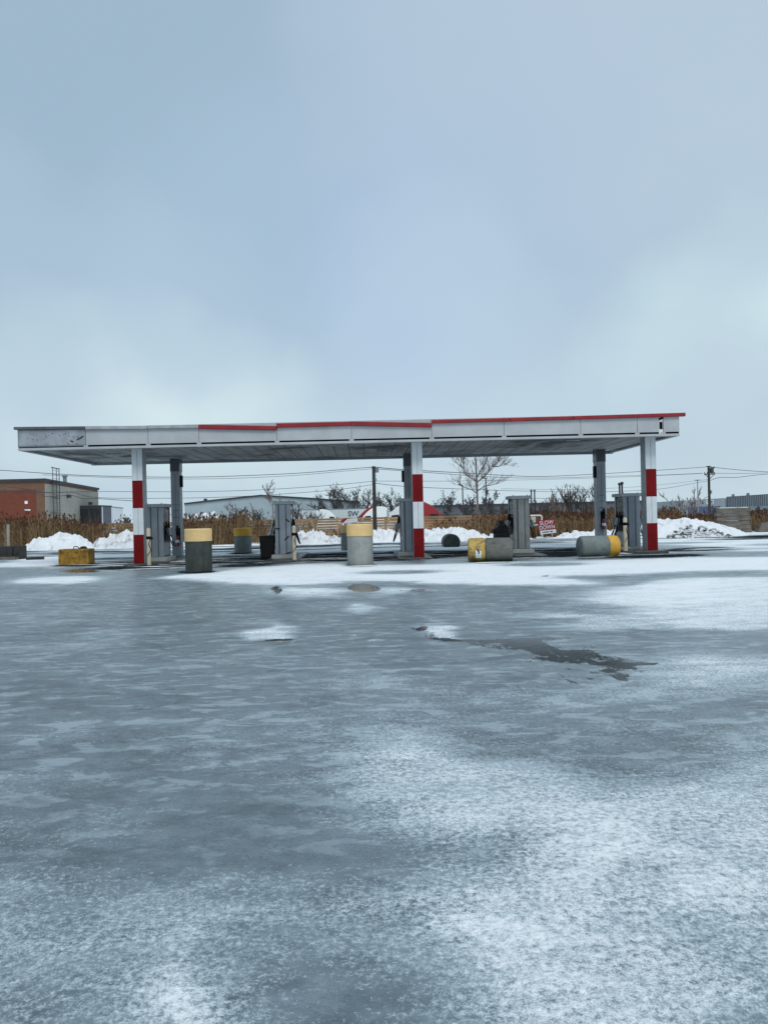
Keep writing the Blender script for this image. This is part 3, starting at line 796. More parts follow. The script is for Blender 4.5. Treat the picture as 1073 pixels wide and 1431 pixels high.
# ------------------------------------------------------------------ snow piles
def pile(px0, px1, py_top, D, depth, label, m='snow', rough=.16, skew=0., seed=0, zbase=-.05, pw=.85):
    x0, x1 = PX(px0, D, .4), PX(px1, D, .4)
    h = P((px0+px1)/2, py_top, D).z
    h = zbase + (h-zbase)*.88
    cx, w = (x0+x1)/2, (x1-x0)/2
    nx, ny = 130, 50
    vs, fs = [], []
    for j in range(ny+1):
        for i in range(nx+1):
            a, b2 = -1+2*i/nx, -1+2*j/ny
            q = math.sqrt((a-skew*(1-abs(a)))**2 + b2*b2)
            f = max(0, 1-q*q)
            base = f**pw
            x, y = a*w, b2*depth
            nz = mn.fractal((x*1.1+seed*7.3, y*1.1, seed), 1., 2.1, 5)
            chunk = mn.cell((x*3.1+seed*3.7+.25*nz, y*3.1+.25*nz, seed*1.3))
            z = zbase + (h-zbase)*base*(1+.22*nz) + rough*min(1, f*4)*(nz*.8 + chunk*.75 + .5*mn.cell((x*6.3+seed, y*6.3+.4*nz, seed*2.1)))
            if f <= 0: z = zbase
            vs.append((x, y, z))
    for j in range(ny):
        for i in range(nx):
            p = j*(nx+1)+i; fs.append((p, p+1, p+nx+2, p+nx+1))
    mb = MB(); mb.add(vs, fs)
    o = mb.build('snow_pile', m, None, loc=(cx, D+depth*.6, 0))
    o.data.polygons.foreach_set('use_smooth', [True]*len(o.data.polygons))
    return tag(o, label, 'snow pile', 'ploughed snow piles along the lot edge')
pile(22, 130, 745.5, 46.8, 1.3, 'ploughed snow heap left of the yellow block, below the reeds', 'snow', .12, .1, 1)
pile(118, 262, 739.5, 47.2, 1.6, 'rough chunky snow heap behind the left striped column', 'snow_dirty', .24, .1, 2)
pile(398, 480, 739.5, 46.5, 1.3, 'grey shaded snow heap right of the taped dispenser', 'snow_dirty', .2, -.3, 3)
pile(462, 576, 739, 47.5, 1.4, 'snow heap behind the light grey bollard and wooden pole', 'snow', .2, .1, 4)
pile(572, 706, 738.5, 46.9, 1.6, 'long snow heap behind the round end on concrete cylinder', 'snow', .16, -.2, 5)
pile(700, 800, 752, 46.8, .8, 'thin snow ridge below the red sign', 'snow', .08, 0, 6)
pile(772, 912, 741.5, 47.0, 1.2, 'low snow bank behind the right rear column', 'snow', .15, .1, 7)
pile(250, 402, 762.0, 46.9, .8, 'thin snow ridge below the tall brown reeds', 'snow', .05, 0, 8)
pile(872, 1062, 723.5, 44.5, 2.6, 'largest rounded snow mound right of the canopy with dark clods', 'snow', .06, -.12, 9)
pile(1025, 1110, 746.5, 47.5, 1.2, 'low snow bank at the right edge', 'snow', .08, 0, 10)
pile(228, 340, 710.5, 58, 2.0, 'tall snow heap behind the reeds in front of the grey gabled shed', 'snow', .03, 0, 11, zbase=-1.2, pw=.6)
# clods on the big mound
def clods():
    rg = random.Random(3); D = 42.6
    t = MB()
    bm = bmesh.new()
    x0, x1 = PX(938, D, .3), PX(1030, D, .3)
    for i in range(150):
        u = rg.random(); x = x0+(x1-x0)*u
        s = 1-(2*u-1)**2
        y = D + rg.uniform(-.25, 1.3); z = max(.03, (y-D+.3)*.42*s+.01+rg.uniform(-.03,.03))
        if rg.random() > .25+s: continue
        r_ = rg.uniform(.04,.11)
        mt = Matrix.Translation((x,y,z)) @ Matrix.Rotation(rg.uniform(0,6),4,'Z') @ Matrix.Diagonal((r_*rg.uniform(.8,1.8), r_, r_*rg.uniform(.4,.8),1))
        bmesh.ops.create_icosphere(bm, subdivisions=1, radius=1, matrix=mt)
    for v in bm.verts:
        n = mn.noise(v.co*7); v.co += Vector((n,n*.5,n))*.03
    me = bpy.data.meshes.new('dirt_clods'); bm.to_mesh(me); bm.free(); me.materials.append(M['dirt'])
    o = bpy.data.objects.new('dirt_clods', me); C.objects.link(o)
    tag(o, 'dark dirt clods mixed with snow on the front of the largest mound', 'dirt', kind='stuff')
clods()

# ------------------------------------------------------------------ fence
DFN = 54.0
t = thing('board_fence', 'long tan wooden fence of horizontal boards behind the snow heaps', 'fence', (0, DFN, 0))
xa, xb = PX(96, DFN), PX(735, DFN)
n = 9; nseg = 13; sl = (xb-xa)/nseg
rf = random.Random(11)
for s in range(nseg):
    mb = MB()
    for k in range(n):
        z = -.03 + k*.177 + rf.uniform(-.008,.008)
        sag = rf.uniform(-.012,.012)
        mb.bar((xa+s*sl+.005, -.02+rf.uniform(-.004,.004), z+.075+sag), (xa+(s+1)*sl-.005, -.02, z+.075-sag), .028, .143)
    mb.build('board_panel', 'wood_fence', t)
for s in range(nseg+1):
    mb = MB(); mb.box(xa+s*sl-.06, xa+s*sl+.06, .01, .13, -.4, 1.56); mb.build('post', 'wood_grey', t)

# stacked timber / block wall on the right
D = 50
t = thing('timber_wall', 'weathered grey timber crib wall behind the largest snow mound', 'wall', (PX(1026,D,1), D, 0), R(4))
rf = random.Random(2)
for k in range(6):
    mb = MB(); z = -.05+k*.285
    mb.box(-1.25+rf.uniform(-.2,.02), 1.05+rf.uniform(-.05,.08), rf.uniform(-.04,.04), .5, z, z+.265)
    mb.build('timber', 'wood_grey', t, bevel=.02)
mb = MB(); mb.box(-1.0,.9,-.02,.48,1.62,1.66); mb.build('snow_cap', 'snow', t, bevel=.015)
D = 50
mb = MB(); mb.prism([(-.5,0),(1.2,0),(1.2,.62),(.4,.68),(-.3,.55)], 0, .6); o = mb.build('boulder', 'wood_grey', None, bevel=.12, loc=(PX(1070,D,.4), D, 0)); tag(o, 'brown boulder half cut by the right edge', 'boulder')

# ------------------------------------------------------------------ reeds
def reeds(name, label, regions, seed):
    rg = random.Random(seed)
    v, f, mi = [], [], []
    def quad(a, b2, c, d, m):
        o = len(v); v.extend((tuple(a), tuple(b2), tuple(c), tuple(d))); f.append((o,o+1,o+2,o+3)); mi.append(m)
    def tri(a, b2, c, m):
        o = len(v); v.extend((tuple(a), tuple(b2), tuple(c))); f.append((o,o+1,o+2)); mi.append(m)
    for (px0, px1, D0, D1, h0, h1, cnt) in regions:
        for i in range(cnt):
            D = rg.uniform(D0, D1); px = rg.uniform(px0, px1)
            x = PX(px, D, .8); base = Vector((x, D, -.05))
            clump = .82+.36*mn.noise((x*.7, D*.7, seed))
            h = rg.uniform(h0, h1)*clump
            lean = Vector((rg.gauss(0,.13), rg.gauss(0,.1), 1))
            if rg.random() < .12: lean.x += rg.uniform(-.6,.6)
            top = base + lean*h
            w = rg.uniform(.012,.026)
            an = rg.uniform(0, math.pi); sd = Vector((math.cos(an), math.sin(an)*.6, 0))*w
            quad(base-sd, base+sd, top+sd*.5, top-sd*.5, 0)
            for k in range(rg.randint(2,4)):       # dry leaves
                q = rg.uniform(.15,.9); p = base.lerp(top, q)
                l = rg.uniform(.25,.55); a2 = rg.uniform(0, 6.28)
                dv = Vector((math.cos(a2), math.sin(a2), rg.uniform(.2,2.0))).normalized()*l
                tri(p-Vector((.013,0,.012)), p+Vector((.013,0,.012)), p+dv, 0)
            if rg.random() < .42:                   # plume
                l = rg.uniform(.16,.32); d = Vector((lean.x+rg.uniform(-.3,.3), lean.y, 1)).normalized()
                pw = rg.uniform(.02,.045); c = top + d*l*.45; e = top + d*l
                s1 = Vector((pw,0,0)); s2 = Vector((0,pw,0))
                quad(top, c+s1, e, c-s1, 1); quad(top, c+s2, e, c-s2, 1)
                for k in range(2):
                    p = top.lerp(e, rg.uniform(.1,.7)); tri(p-Vector((0,0,.02)), p+Vector((0,0,.03)), p+Vector((rg.uniform(-.14,.14), rg.uniform(-.1,.1), rg.uniform(-.02,.12))), 1)
    me = bpy.data.meshes.new(name); me.from_pydata(v, [], f); me.materials.append(M['reed']); me.materials.append(M['plume'])
    me.polygons.foreach_set('material_index', mi); me.update()
    o = bpy.data.objects.new(name, me); C.objects.link(o)
    return tag(o, label, 'reeds', kind='stuff')
reeds('reeds', 'dense tan dry reeds with dark plumes in front of the brick building', [(-60,110,49.5,53.8,1.5,2.4,2100),(-60,110,50,53.8,2.2,2.9,130),(100,145,49.5,53.5,1.0,1.8,480),(140,205,50.5,53.5,.5,1.1,110),(100,205,52,53.8,1.7,2.5,55)], 1)
reeds('reeds', 'dense rusty brown reeds behind the ochre capped bollard', [(252,345,49,53.6,1.4,2.25,1600),(340,385,49.5,53.6,.6,1.5,230),(385,410,50,53.5,.5,1.0,30),(300,385,52,53.8,1.6,2.2,120)], 2)
reeds('reeds', 'sparse brown weeds in front of the fence near the middle column', [(425,440,50,53,.7,1.4,22),(455,485,50,53,.5,1.0,60),(606,640,50,53.5,.8,1.5,120),(640,690,50,53.5,.6,1.4,130),(690,715,50,53.5,.7,1.7,300),(660,705,50,53.5,1.3,1.8,220)], 3)
reeds('reeds', 'golden brown reeds behind the red slow down sign', [(700,840,48.8,54,1.2,1.75,2700),(735,890,52,55,1.4,1.95,900)], 4)
reeds('reeds', 'brown reeds behind the largest snow mound', [(838,905,49,54,1.1,1.75,800),(900,950,49.5,54.5,1.25,1.9,850),(948,1006,49.5,54.5,.9,1.4,850),(948,1006,52,54.5,1.3,1.8,60),(1040,1100,51,55,.9,1.7,500)], 5)

# ------------------------------------------------------------------ bare trees
def tree(px, py_top, D, label, kind='bare', spread=1., zb=LOT, mat_='bark', seed=0, levels=4, twig=.014, trunk_r=.12, fork=.4, leaves=0, group='bare winter trees', name='bare_tree', cat='tree', stems=1):
    rg = random.Random(seed+100)
    top = P(px, py_top, D); H = top.z - zb
    t = thing(name, label, cat, (top.x, D, zb), 0, group)
    tr, cr = MB(), MB(); lv = MB()
    def grow(p, d, L, r, lvl):
        n = 4; pts = [p]; rd = [r]
        for k in range(n):
            d = (d + Vector((rg.gauss(0,.13), rg.gauss(0,.13), rg.gauss(0.03,.08)))).normalized()
            p = p + d*L/n; pts.append(p); rd.append(max(twig*.5, r*(1-.5*(k+1)/n)))
        cr.tube(pts, rd, 4 if lvl > 1 else 5, cap=False)
        if leaves and lvl <= 2:
            for _ in range(leaves):
                q = rg.choice(pts) + Vector((rg.gauss(0,.16), rg.gauss(0,.16), rg.gauss(0,.16)))
                s = rg.uniform(.06,.15); a = rg.uniform(0,6.28); e = Vector((math.cos(a),.3,math.sin(a)))*s; g = Vector((-math.sin(a),.2,math.cos(a)))*s*.6
                lv.add([q-e,q+g,q+e,q-g], [(0,1,2,3)])
        if lvl == 0: return
        for k in range(rg.randint(3,4) if lvl > 1 else rg.randint(2,4)):
            i = rg.randint(1, n); q = pts[i]
            nd = (d + Vector((rg.gauss(0,.55)*spread, rg.gauss(0,.5)*spread, rg.uniform(-.1,.5)))).normalized()
            grow(q, nd, L*rg.uniform(.45,.72), max(twig, rd[i]*.55), lvl-1)
    for s in range(stems):
        off = Vector((rg.gauss(0,.3), rg.gauss(0,.2), 0)) if stems > 1 else Vector((0,0,0))
        d0 = Vector((rg.gauss(0,.04 if stems == 1 else .22), rg.gauss(0,.04), 1)).normalized()
        hz = H*fork
        pts = [off, off + d0*hz*.5 + Vector((rg.gauss(0,.03),0,0)), off + d0*hz]
        tr.tube(pts, [trunk_r, trunk_r*.85, trunk_r*.7], 7)
        k = 4 if stems == 1 else 2
        for j in range(k):
            a = 2*math.pi*(j+rg.random()*.6)/k
            sp = rg.uniform(.35,1.0)*spread
            if j == 0: sp = .05
            nd = Vector((math.cos(a)*sp, math.sin(a)*sp, 1)).normalized()
            grow(pts[-1] if j < 2 else pts[1].lerp(pts[2], rg.uniform(.3,1)), nd, (H-hz)*(.44 if j else .50)*rg.uniform(.85,1.1), trunk_r*.5, levels)
    tr.build('trunk', mat_, t, smooth=True)
    # keep crown inside the surveyed height
    zmax = max(q[2] for q in cr.v); k = (H-H*fork)/max(.1, zmax-H*fork)
    fx = lambda q: (q[0], q[1], H*fork+(q[2]-H*fork)*k if q[2] > H*fork else q[2])
    cr.v = [fx(q) for q in cr.v]; lv.v = [fx(q) for q in lv.v]
    c = cr.build('crown', mat_, t)
    if leaves and lv.f: tag(lv.build('dead_leaves', 'leaf_dead', c), kind='stuff')
    return t
def limb_tree(D, limbs, label, zb=LOT, seed=0):
    rg = random.Random(seed)
    b0 = P(*limbs[0][0], D)
    t = thing('bare_tree', label, 'tree', (b0.x, D, zb), 0, 'bare winter trees')
    o = Vector((b0.x, D, zb)); cr = MB()
    def twig(p, d, L, r, lvl):
        pts = [p]
        for k in range(3):
            d = (d + Vector((rg.gauss(0,.16), rg.gauss(0,.16), rg.gauss(.06,.1)))).normalized(); pts.append(pts[-1]+d*L/3)
        cr.tube(pts, [r, r*.85, r*.7, r*.45], 4, cap=False)
        if lvl:
            for k in range(rg.randint(2,4)):
                nd = (d + Vector((rg.gauss(0,.6), rg.gauss(0,.6), rg.uniform(-.05,.5)))).normalized()
                twig(rg.choice(pts[1:]), nd, L*rg.uniform(.45,.75), max(.0085, r*.65), lvl-1)
    for li, pxs in enumerate(limbs):
        depth = 0 if li == 0 else rg.uniform(-1.2, 1.2)
        pts = []
        for k, q in enumerate(pxs):
            v_ = P(*q, D)-o; v_.y += depth*k/len(pxs); pts.append(v_)
        r0 = (.11, .055)[li > 0]
        if li == 0: pts[0].z = 0
        n = len(pts); rd = [max(.018, r0*(1-.72*k/(n-1))) for k in range(n)]
        if li == 0:
            tb = MB(); tb.tube(pts, rd, 8); tb.build('trunk', 'bark_pale', t, smooth=True)
        else: cr.tube(pts, rd, 5)
        for k in range(1 if li else 3, n):
            for j in range(5 if li else 4):
                p = pts[k-1].lerp(pts[k], rg.random()); d = (pts[k]-pts[k-1]).normalized()
                nd = (d*.7 + Vector((rg.gauss(0,.55), rg.gauss(0,.6), rg.uniform(.0,.5)))).normalized()
                twig(p, nd, rg.uniform(.5,1.15), .014, 2)
    cr.build('crown', 'bark_pale', t)
    return t
limb_tree(66, [[(667.5,735),(667,712),(666.5,690),(666,672),(665,655),(664,638),(665,622),(666,612)],
               [(666,673),(660,669),(653,664),(648,655),(641,648),(634,643),(631,634)],
               [(667,674),(674,668),(681,661),(687,652),(694,646),(700,638),(704,630)],
               [(666,668),(670,660),(676,650),(680,640),(683,628)],
               [(648,655),(647,645),(651,635),(652,624)],
               [(687,652),(696,652),(703,648),(709,650)],
               [(667,690),(659,684),(650,681),(643,676)],
               [(667,686),(676,680),(686,678),(695,676)]],
          'tall reddish bare tree with wide crown rising right of the middle column', seed=4)
dk = [(452,684,'first dark bare tree right of the taped dispenser'),(470,680,'second dark bare tree behind the white trailer, left of the pale bollard'),(482,673,'tallest dark clumped tree directly behind the pale yellow bollard cap'),
      (498,678,'dark bare tree behind the red truck roof'),(512,680,'dark bare tree just left of the wooden pole'),(534,690,'small dark tree just right of the wooden pole'),(548,680,'dark bare tree left of the middle column'),(442,690,'leftmost and lowest dark bare tree, at the end of the grey shed roof'),(460,682,'dark slim bare tree between the two nearest the grey shed'),(522,684,'dark bare tree straight behind the wooden pole'),(557,688,'small dark bare tree touching the middle dispenser top')]
for i, (px, py, lb) in enumerate(dk):
    tree(px, py, 140+i*3, lb, spread=.8, mat_='bark_dark', seed=10+i, levels=3, twig=.035, trunk_r=.2, fork=.3, leaves=1, group='dark trees behind the trucks')
tree(624, 682, 120, 'dark round bare tree right of the red truck cab', spread=1.1, mat_='bark_dark', seed=21, levels=3, twig=.03, trunk_r=.16, fork=.35, leaves=1, group='dark trees behind the trucks')
tree(655, 690, 118, 'low dark tree beside the left street lamp', spread=1.0, mat_='bark_dark', seed=22, levels=3, twig=.04, trunk_r=.14, fork=.35, leaves=2, group='dark trees behind the trucks')
tree(684, 681, 116, 'dark bare tree beside the right street lamp', spread=1.1, mat_='bark_dark', seed=23, levels=3, twig=.04, trunk_r=.16, fork=.3, leaves=2, group='dark trees behind the trucks')
tree(382, 669, 95, 'thin pale bare tree rising behind the taped dispenser', spread=.9, mat_='bark_pale', seed=30, levels=3, twig=.03, trunk_r=.09, fork=.62)
for i, (px, py, sp, lb) in enumerate(((757,693,.9,'low bare bush beside the two vent pipes'),(778,688,.9,'pale bare bush above the red sign'),(797,675,.55,'tall upright twiggy bush left of the right rear column'),(815,672,.55,'tallest upright twiggy bush touching the right rear column'),(712,698,.9,'low bare bush left of the brownish dispenser'))):
    tree(px, py, 84+i, lb, spread=sp, mat_='bark_pale' if i in (1,) else 'bark', seed=40+i, levels=3, twig=.03, trunk_r=.07, fork=.2, stems=4, group='bare bushes along the back', name='bare_bush', cat='bush')
tree(950, 684, 75, 'thin pale bare tree left of the right utility pole', spread=.7, mat_='bark_pale', seed=51, levels=3, twig=.022, trunk_r=.07, fork=.35)
tree(964, 678, 76, 'slightly taller thin bare tree nearest the right utility pole', spread=.6, mat_='bark_pale', seed=52, levels=3, twig=.022, trunk_r=.07, fork=.35)
for i, (px, py, lb) in enumerate(((332,699,'bare shrub before the left half of the grey gabled shed'),(362,702,'bare shrub before the middle of the grey gabled shed'),(415,700,'bare shrub right of the taped dispenser, before the grey shed'),(436,703,'bare shrub at the right end of the grey shed'))):
    tree(px, py, 118+i, lb, spread=.9, mat_='bark', seed=60+i, levels=3, twig=.035, trunk_r=.07, fork=.2, stems=3, group='bare shrubs before the shed', name='bare_shrub', cat='shrub')
tree(1062, 708, 58, 'brown twiggy bush at the right edge', spread=1.1, mat_='bark', seed=71, levels=3, twig=.02, trunk_r=.05, fork=.15, stems=5, leaves=2, group='bare bushes along the back', name='bare_bush', cat='bush')
tree(1036, 712, 57, 'pale brown bush behind the timber wall', spread=1.0, mat_='bark_pale', seed=72, levels=3, twig=.02, trunk_r=.05, fork=.15, stems=4, group='bare bushes along the back', name='bare_bush', cat='bush')
tree(180, 722, 70, 'small dark bush left of the left striped column', spread=1.1, mat_='bark_dark', seed=73, levels=3, twig=.03, trunk_r=.05, fork=.2, stems=3, leaves=3, group='bare bushes along the back', name='bare_bush', cat='bush')

# ------------------------------------------------------------------ buildings
def quadprism(mb, pts, z0, z1s):      # footprint polygon with per-corner top heights
    n = len(pts); vs = [(x,y,z0) for x,y in pts] + [(x,y,z) for (x,y),z in zip(pts, z1s)]
    mb.add(vs, [tuple(range(n))[::-1], tuple(range(n,2*n))] + [(i,(i+1)%n,n+(i+1)%n,n+i) for i in range(n)])
# brick workshop
Cc = P(63, 672.5, 78); Ff = P(137, 684.5, 102)
t = thing('brick_building', 'red and brown brick workshop with beige side wall behind the reeds', 'building', (Cc.x, 78, LOT))
hz = Cc.z - LOT
fx, fy = Ff.x-Cc.x, 24.
mb = MB(); quadprism(mb, [(-30,0),(0,0),(fx,fy),(-30+fx,fy)], 0, [hz]*4)
mb.build('front_wall', 'brick', t)
mb = MB(); mb.box(-30,-.9,-.03,-.003,.0, hz-.85); mb.build('red_wall_panel', 'brick_red', t)
mb = MB(); d = Vector((fx,fy,0)).normalized(); nx_ = Vector((d.y,-d.x,0))
q0, q1 = Vector((0,0,0))+nx_*.004, Vector((fx,fy,0))+nx_*.004
vs = [q0, q1, q1+Vector((0,0,hz-.25)), q0+Vector((0,0,hz-.25))]; vs += [v_+nx_*.05 for v_ in vs]
mb.add(vs, [(0,1,2,3),(4,5,6,7),(0,1,5,4),(1,2,6,5),(2,3,7,6),(3,0,4,7)]); mb.build('side_wall', 'block_wall', t)
mb = MB(); quadprism(mb, [(-30.2,-.2),(.15,-.2),(fx+.15,fy+.2),(-30.2+fx,fy+.2)], hz+.003, [hz+.28]*4); rf_ = mb.build('roof', 'roof_dark', t)
vp = Vector((fx,fy,0))*.42 - nx_*.6
mb = MB(); mb.tube([vp+Vector((0,0,hz+.2)), vp+Vector((0,0,hz+1.0))], .22, 10); mb.tube([vp+Vector((0,0,hz+1.0)), vp+Vector((0,0,hz+1.18))], .32, 10); mb.build('roof_vent', 'steel', rf_)
mb = MB(); mb.box(-2.05,-1.75,-.06,-.031,hz-2.25,hz-1.95); mb.box(-2.1,-1.5,-.06,-.031,hz-2.95,hz-2.8); mb.build('wall_lamp', 'white_paint', t)
lp = Vector((fx,fy,0))*.075 + nx_*.3
lad = MB()
e1 = d*.0; 
for s in (0, .55, .95):
    for ex in ((0,0),):
        lad.tube([lp+d*s*2.6+Vector((0,0,.6)), lp+d*s*2.6+Vector((0,0,hz+1.55))], .035, 5)
lad.tube([lp+d*.6+nx_*.5+Vector((0,0,2.2)), lp+d*.6+nx_*.5+Vector((0,0,hz+1.5))], .03, 5)
z = .8
while z < hz+1.5:
    lad.bar(lp+Vector((0,0,z)), lp+d*2.47+Vector((0,0,z)), .03, .03); z += .42
for z in (hz-3.2, hz-1.6, hz-.2, hz+1.5):
    lad.bar(lp-d*.4+Vector((0,0,z)), lp+d*2.6+Vector((0,0,z)), .06, .09)
lad.build('caged_ladder', 'pipe_dark', t)
for a, z in ((.35, hz-1.3), (.78, hz-1.9)):
    p = Vector((fx,fy,0))*a + nx_*.2; mb = MB(); mb.box(p.x-.15,p.x+.2,p.y-.3,p.y+.3,z-.15,z+.2); mb.build('flood_lamp', 'pipe_dark', t)
# glazed shed + white lean-to
A = P(109, 708.5, 92); B = P(140.5, 708.5, 92)
t = thing('glazed_shed', 'dark glazed lean to with black frame beside the beige wall', 'shed', (A.x, 92, LOT)); w = B.x-A.x; h = A.z-LOT
mb = MB(); mb.box(0,w,.05,4,0,h); mb.build('wall', 'disp_dark', t)
for a, b2 in ((.02,.49),(.51,.98)):
    mb = MB(); mb.box(w*a+.06,w*b2-.06,.0,.045,.8,h-.2); mb.build('window', 'glass', t)
mb = MB(); mb.box(-.1,w+.1,-.06,4,h+.003,h+.16)
for a in (0,.5,1): mb.box(w*a-.07,w*a+.07,-.05,-.003,0,h)
mb.build('frame', 'roof_dark', t)
t = thing('white_lean_to', 'white metal shed with sloping roof right of the glazed lean to', 'shed', (B.x+.12, 92.2, LOT)); A2 = P(172, 714.5, 110)
mb = MB(); quadprism(mb, [(0,0),(A2.x-B.x-.1,17.8),(A2.x-B.x-5,18.5),(-3,4.2)], 0, [h]*4); mb.build('wall', 'white_paint', t)
mb = MB(); quadprism(mb, [(-.05,-.1),(A2.x-B.x,17.7),(A2.x-B.x-5,18.6),(-3.1,4.3)], h+.003, [h+.14]*4); mb.build('roof', 'steel', t)
# gabled shed
D = 150
pts = [(258,705.2),(300,700.3),(365,693.6),(430,697.5),(503,702.8)]
pp = [P(a, b2, D) for a, b2 in pts]
t = thing('gabled_warehouse', 'long blue grey metal shed with shallow gable and dark roof edge', 'building', (pp[0].x, D, LOT))
prof = [(0,0)] + [(p.x-pp[0].x, p.z-LOT) for p in pp] + [(pp[-1].x-pp[0].x, 0)]
mb = MB(); mb.prism(prof, 0, 45); mb.build('wall', 'metal_wall', t)
for i in range(len(pp)-1):
    a, b2 = pp[i], pp[i+1]; o = Vector((pp[0].x, 0, LOT))
    mb = MB(); q, w2 = Vector((a.x-o.x, 0, a.z-LOT)), Vector((b2.x-o.x, 0, b2.z-LOT))
    mb.add([q+Vector((0,-.3,.01)),w2+Vector((0,-.3,.01)),w2+Vector((0,45,.01)),q+Vector((0,45,.01)),q+Vector((0,-.3,.32)),w2+Vector((0,-.3,.32)),w2+Vector((0,45,.32)),q+Vector((0,45,.32))],
           [(0,3,2,1),(4,5,6,7),(0,1,5,4),(1,2,6,5),(2,3,7,6),(3,0,4,7)])
    mb.build('roof_slope', 'roof_dark', t)
v = P(280, 701, D)
mb = MB(); mb.tube([(v.x-pp[0].x,5,v.z-LOT-1),(v.x-pp[0].x,5,v.z-LOT+.7)], .35, 8); mb.build('roof_vent', 'roof_dark', t)
# low dark building across the back, right half
D = 210
A, B = P(600, 709, D), P(910, 703.2, D)
t = thing('low_dark_building', 'long low dark grey building across the back behind the bushes', 'building', (A.x, D, LOT))
zt = (A.z+B.z)/2 + .3
mb = MB(); mb.box(0, B.x-A.x, 0, 30, 0, zt-LOT); mb.build('wall', 'wh_dark', t)
mb = MB(); mb.box(-.3, B.x-A.x+.3, -.4, 30, zt-LOT+.003, zt-LOT+.4); mb.build('roof', 'roof_dark', t)
for k in range(7):
    x = (B.x-A.x)*(.06+.13*k); mb = MB(); mb.box(x, x+4.5, -.06, -.003, 0, 2.8); mb.build('loading_door', 'roof_dark', t)
# right warehouse, receding to the left
A, B = P(900, 702.6, 300), P(1100, 689.2, 172)
t = thing('warehouse', 'large grey panel warehouse with blue loading doors at right', 'building', (B.x, B.y, LOT))
dv = Vector((A.x-B.x, A.y-B.y, 0)); Ld = dv.length; du = dv/Ld; nn = Vector((-du.y, du.x, 0));
if nn.dot(B) > 0: nn = -nn
zt = 4.62 - LOT
def wp(px):      # distance along the wall of a sighting
    k = (px-CX)/FPX; s = (k*B.y - B.x)/(du.x - k*du.y); return s
def slab(s0, s1, out0, out1, z0, z1):
    m_ = MB(); c = [du*s0+nn*out0, du*s1+nn*out0, du*s1+nn*out1, du*s0+nn*out1]
    vs = [(p.x,p.y,z0) for p in c]+[(p.x,p.y,z1) for p in c]
    return m_.add(vs, [(0,3,2,1),(4,5,6,7),(0,1,5,4),(1,2,6,5),(2,3,7,6),(3,0,4,7)])
s1, s2, s3 = wp(1015), wp(955), Ld
slab(-10, s1, -40, 0, 0, zt).build('ribbed_wall', 'wh_panel', t)
m_ = MB()
s = -9.
while s < s1:
    q = slab(s, s+.25, .003, .12, zt*.55, zt-.05); o_ = len(m_.v); m_.v += q.v; m_.f += [tuple(i+o_ for i in f_) for f_ in q.f]; m_.mi += q.mi; s += 1.2
m_.build('upper_rib', 'wh_dark', t)
slab(-10, s1, -40, .05, zt+.003, zt+.18).build('parapet', 'wh_dark', t)
slab(s1+.01, s2, -40, .4, 0, zt-.15).build('entrance_block', 'wh_light', t)
slab(s2+.01, s3, -40, 0, 0, zt-.1).build('ribbed_wall', 'wh_panel', t)
ss0, ss1 = wp(1008), wp(962)
for k in range(6):
    a = ss0+(ss1-ss0)*k/6; b2 = ss0+(ss1-ss0)*(k+1)/6-.5
    slab(a, b2, .403, .46, 0, zt-2.3).build('loading_door', 'blue', t)
sg = slab(wp(999.5), wp(989), .403, .5, zt-1.6, zt-.5).build('sign_panel', 'sign_white', t)
slab(wp(998), wp(991), .503, .52, zt-1.1, zt-.8).build('letter_row', 'ink', sg); slab(wp(998), wp(993), .503, .52, zt-1.45, zt-1.25).build('letter_row', 'ink', sg)
slab(wp(974), wp(966), .403, .45, zt-1.5, zt-.9).build('sign_panel', 'brick', t)
slab(wp(984.5), wp(982.5), .403, .5, zt-1.5, zt-.9).build('wall_lamp', 'pipe_dark', t)
for px_ in (1010, 1030, 1062): slab(wp(px_)-.3, wp(px_)+.3, -3, -2.4, zt-.1, zt+.9).build('roof_vent', 'steel', t)
slab(wp(1073)-.5, wp(1073)+.6, -5, -4, zt, zt+4.2).build('chimney', 'steel', t)

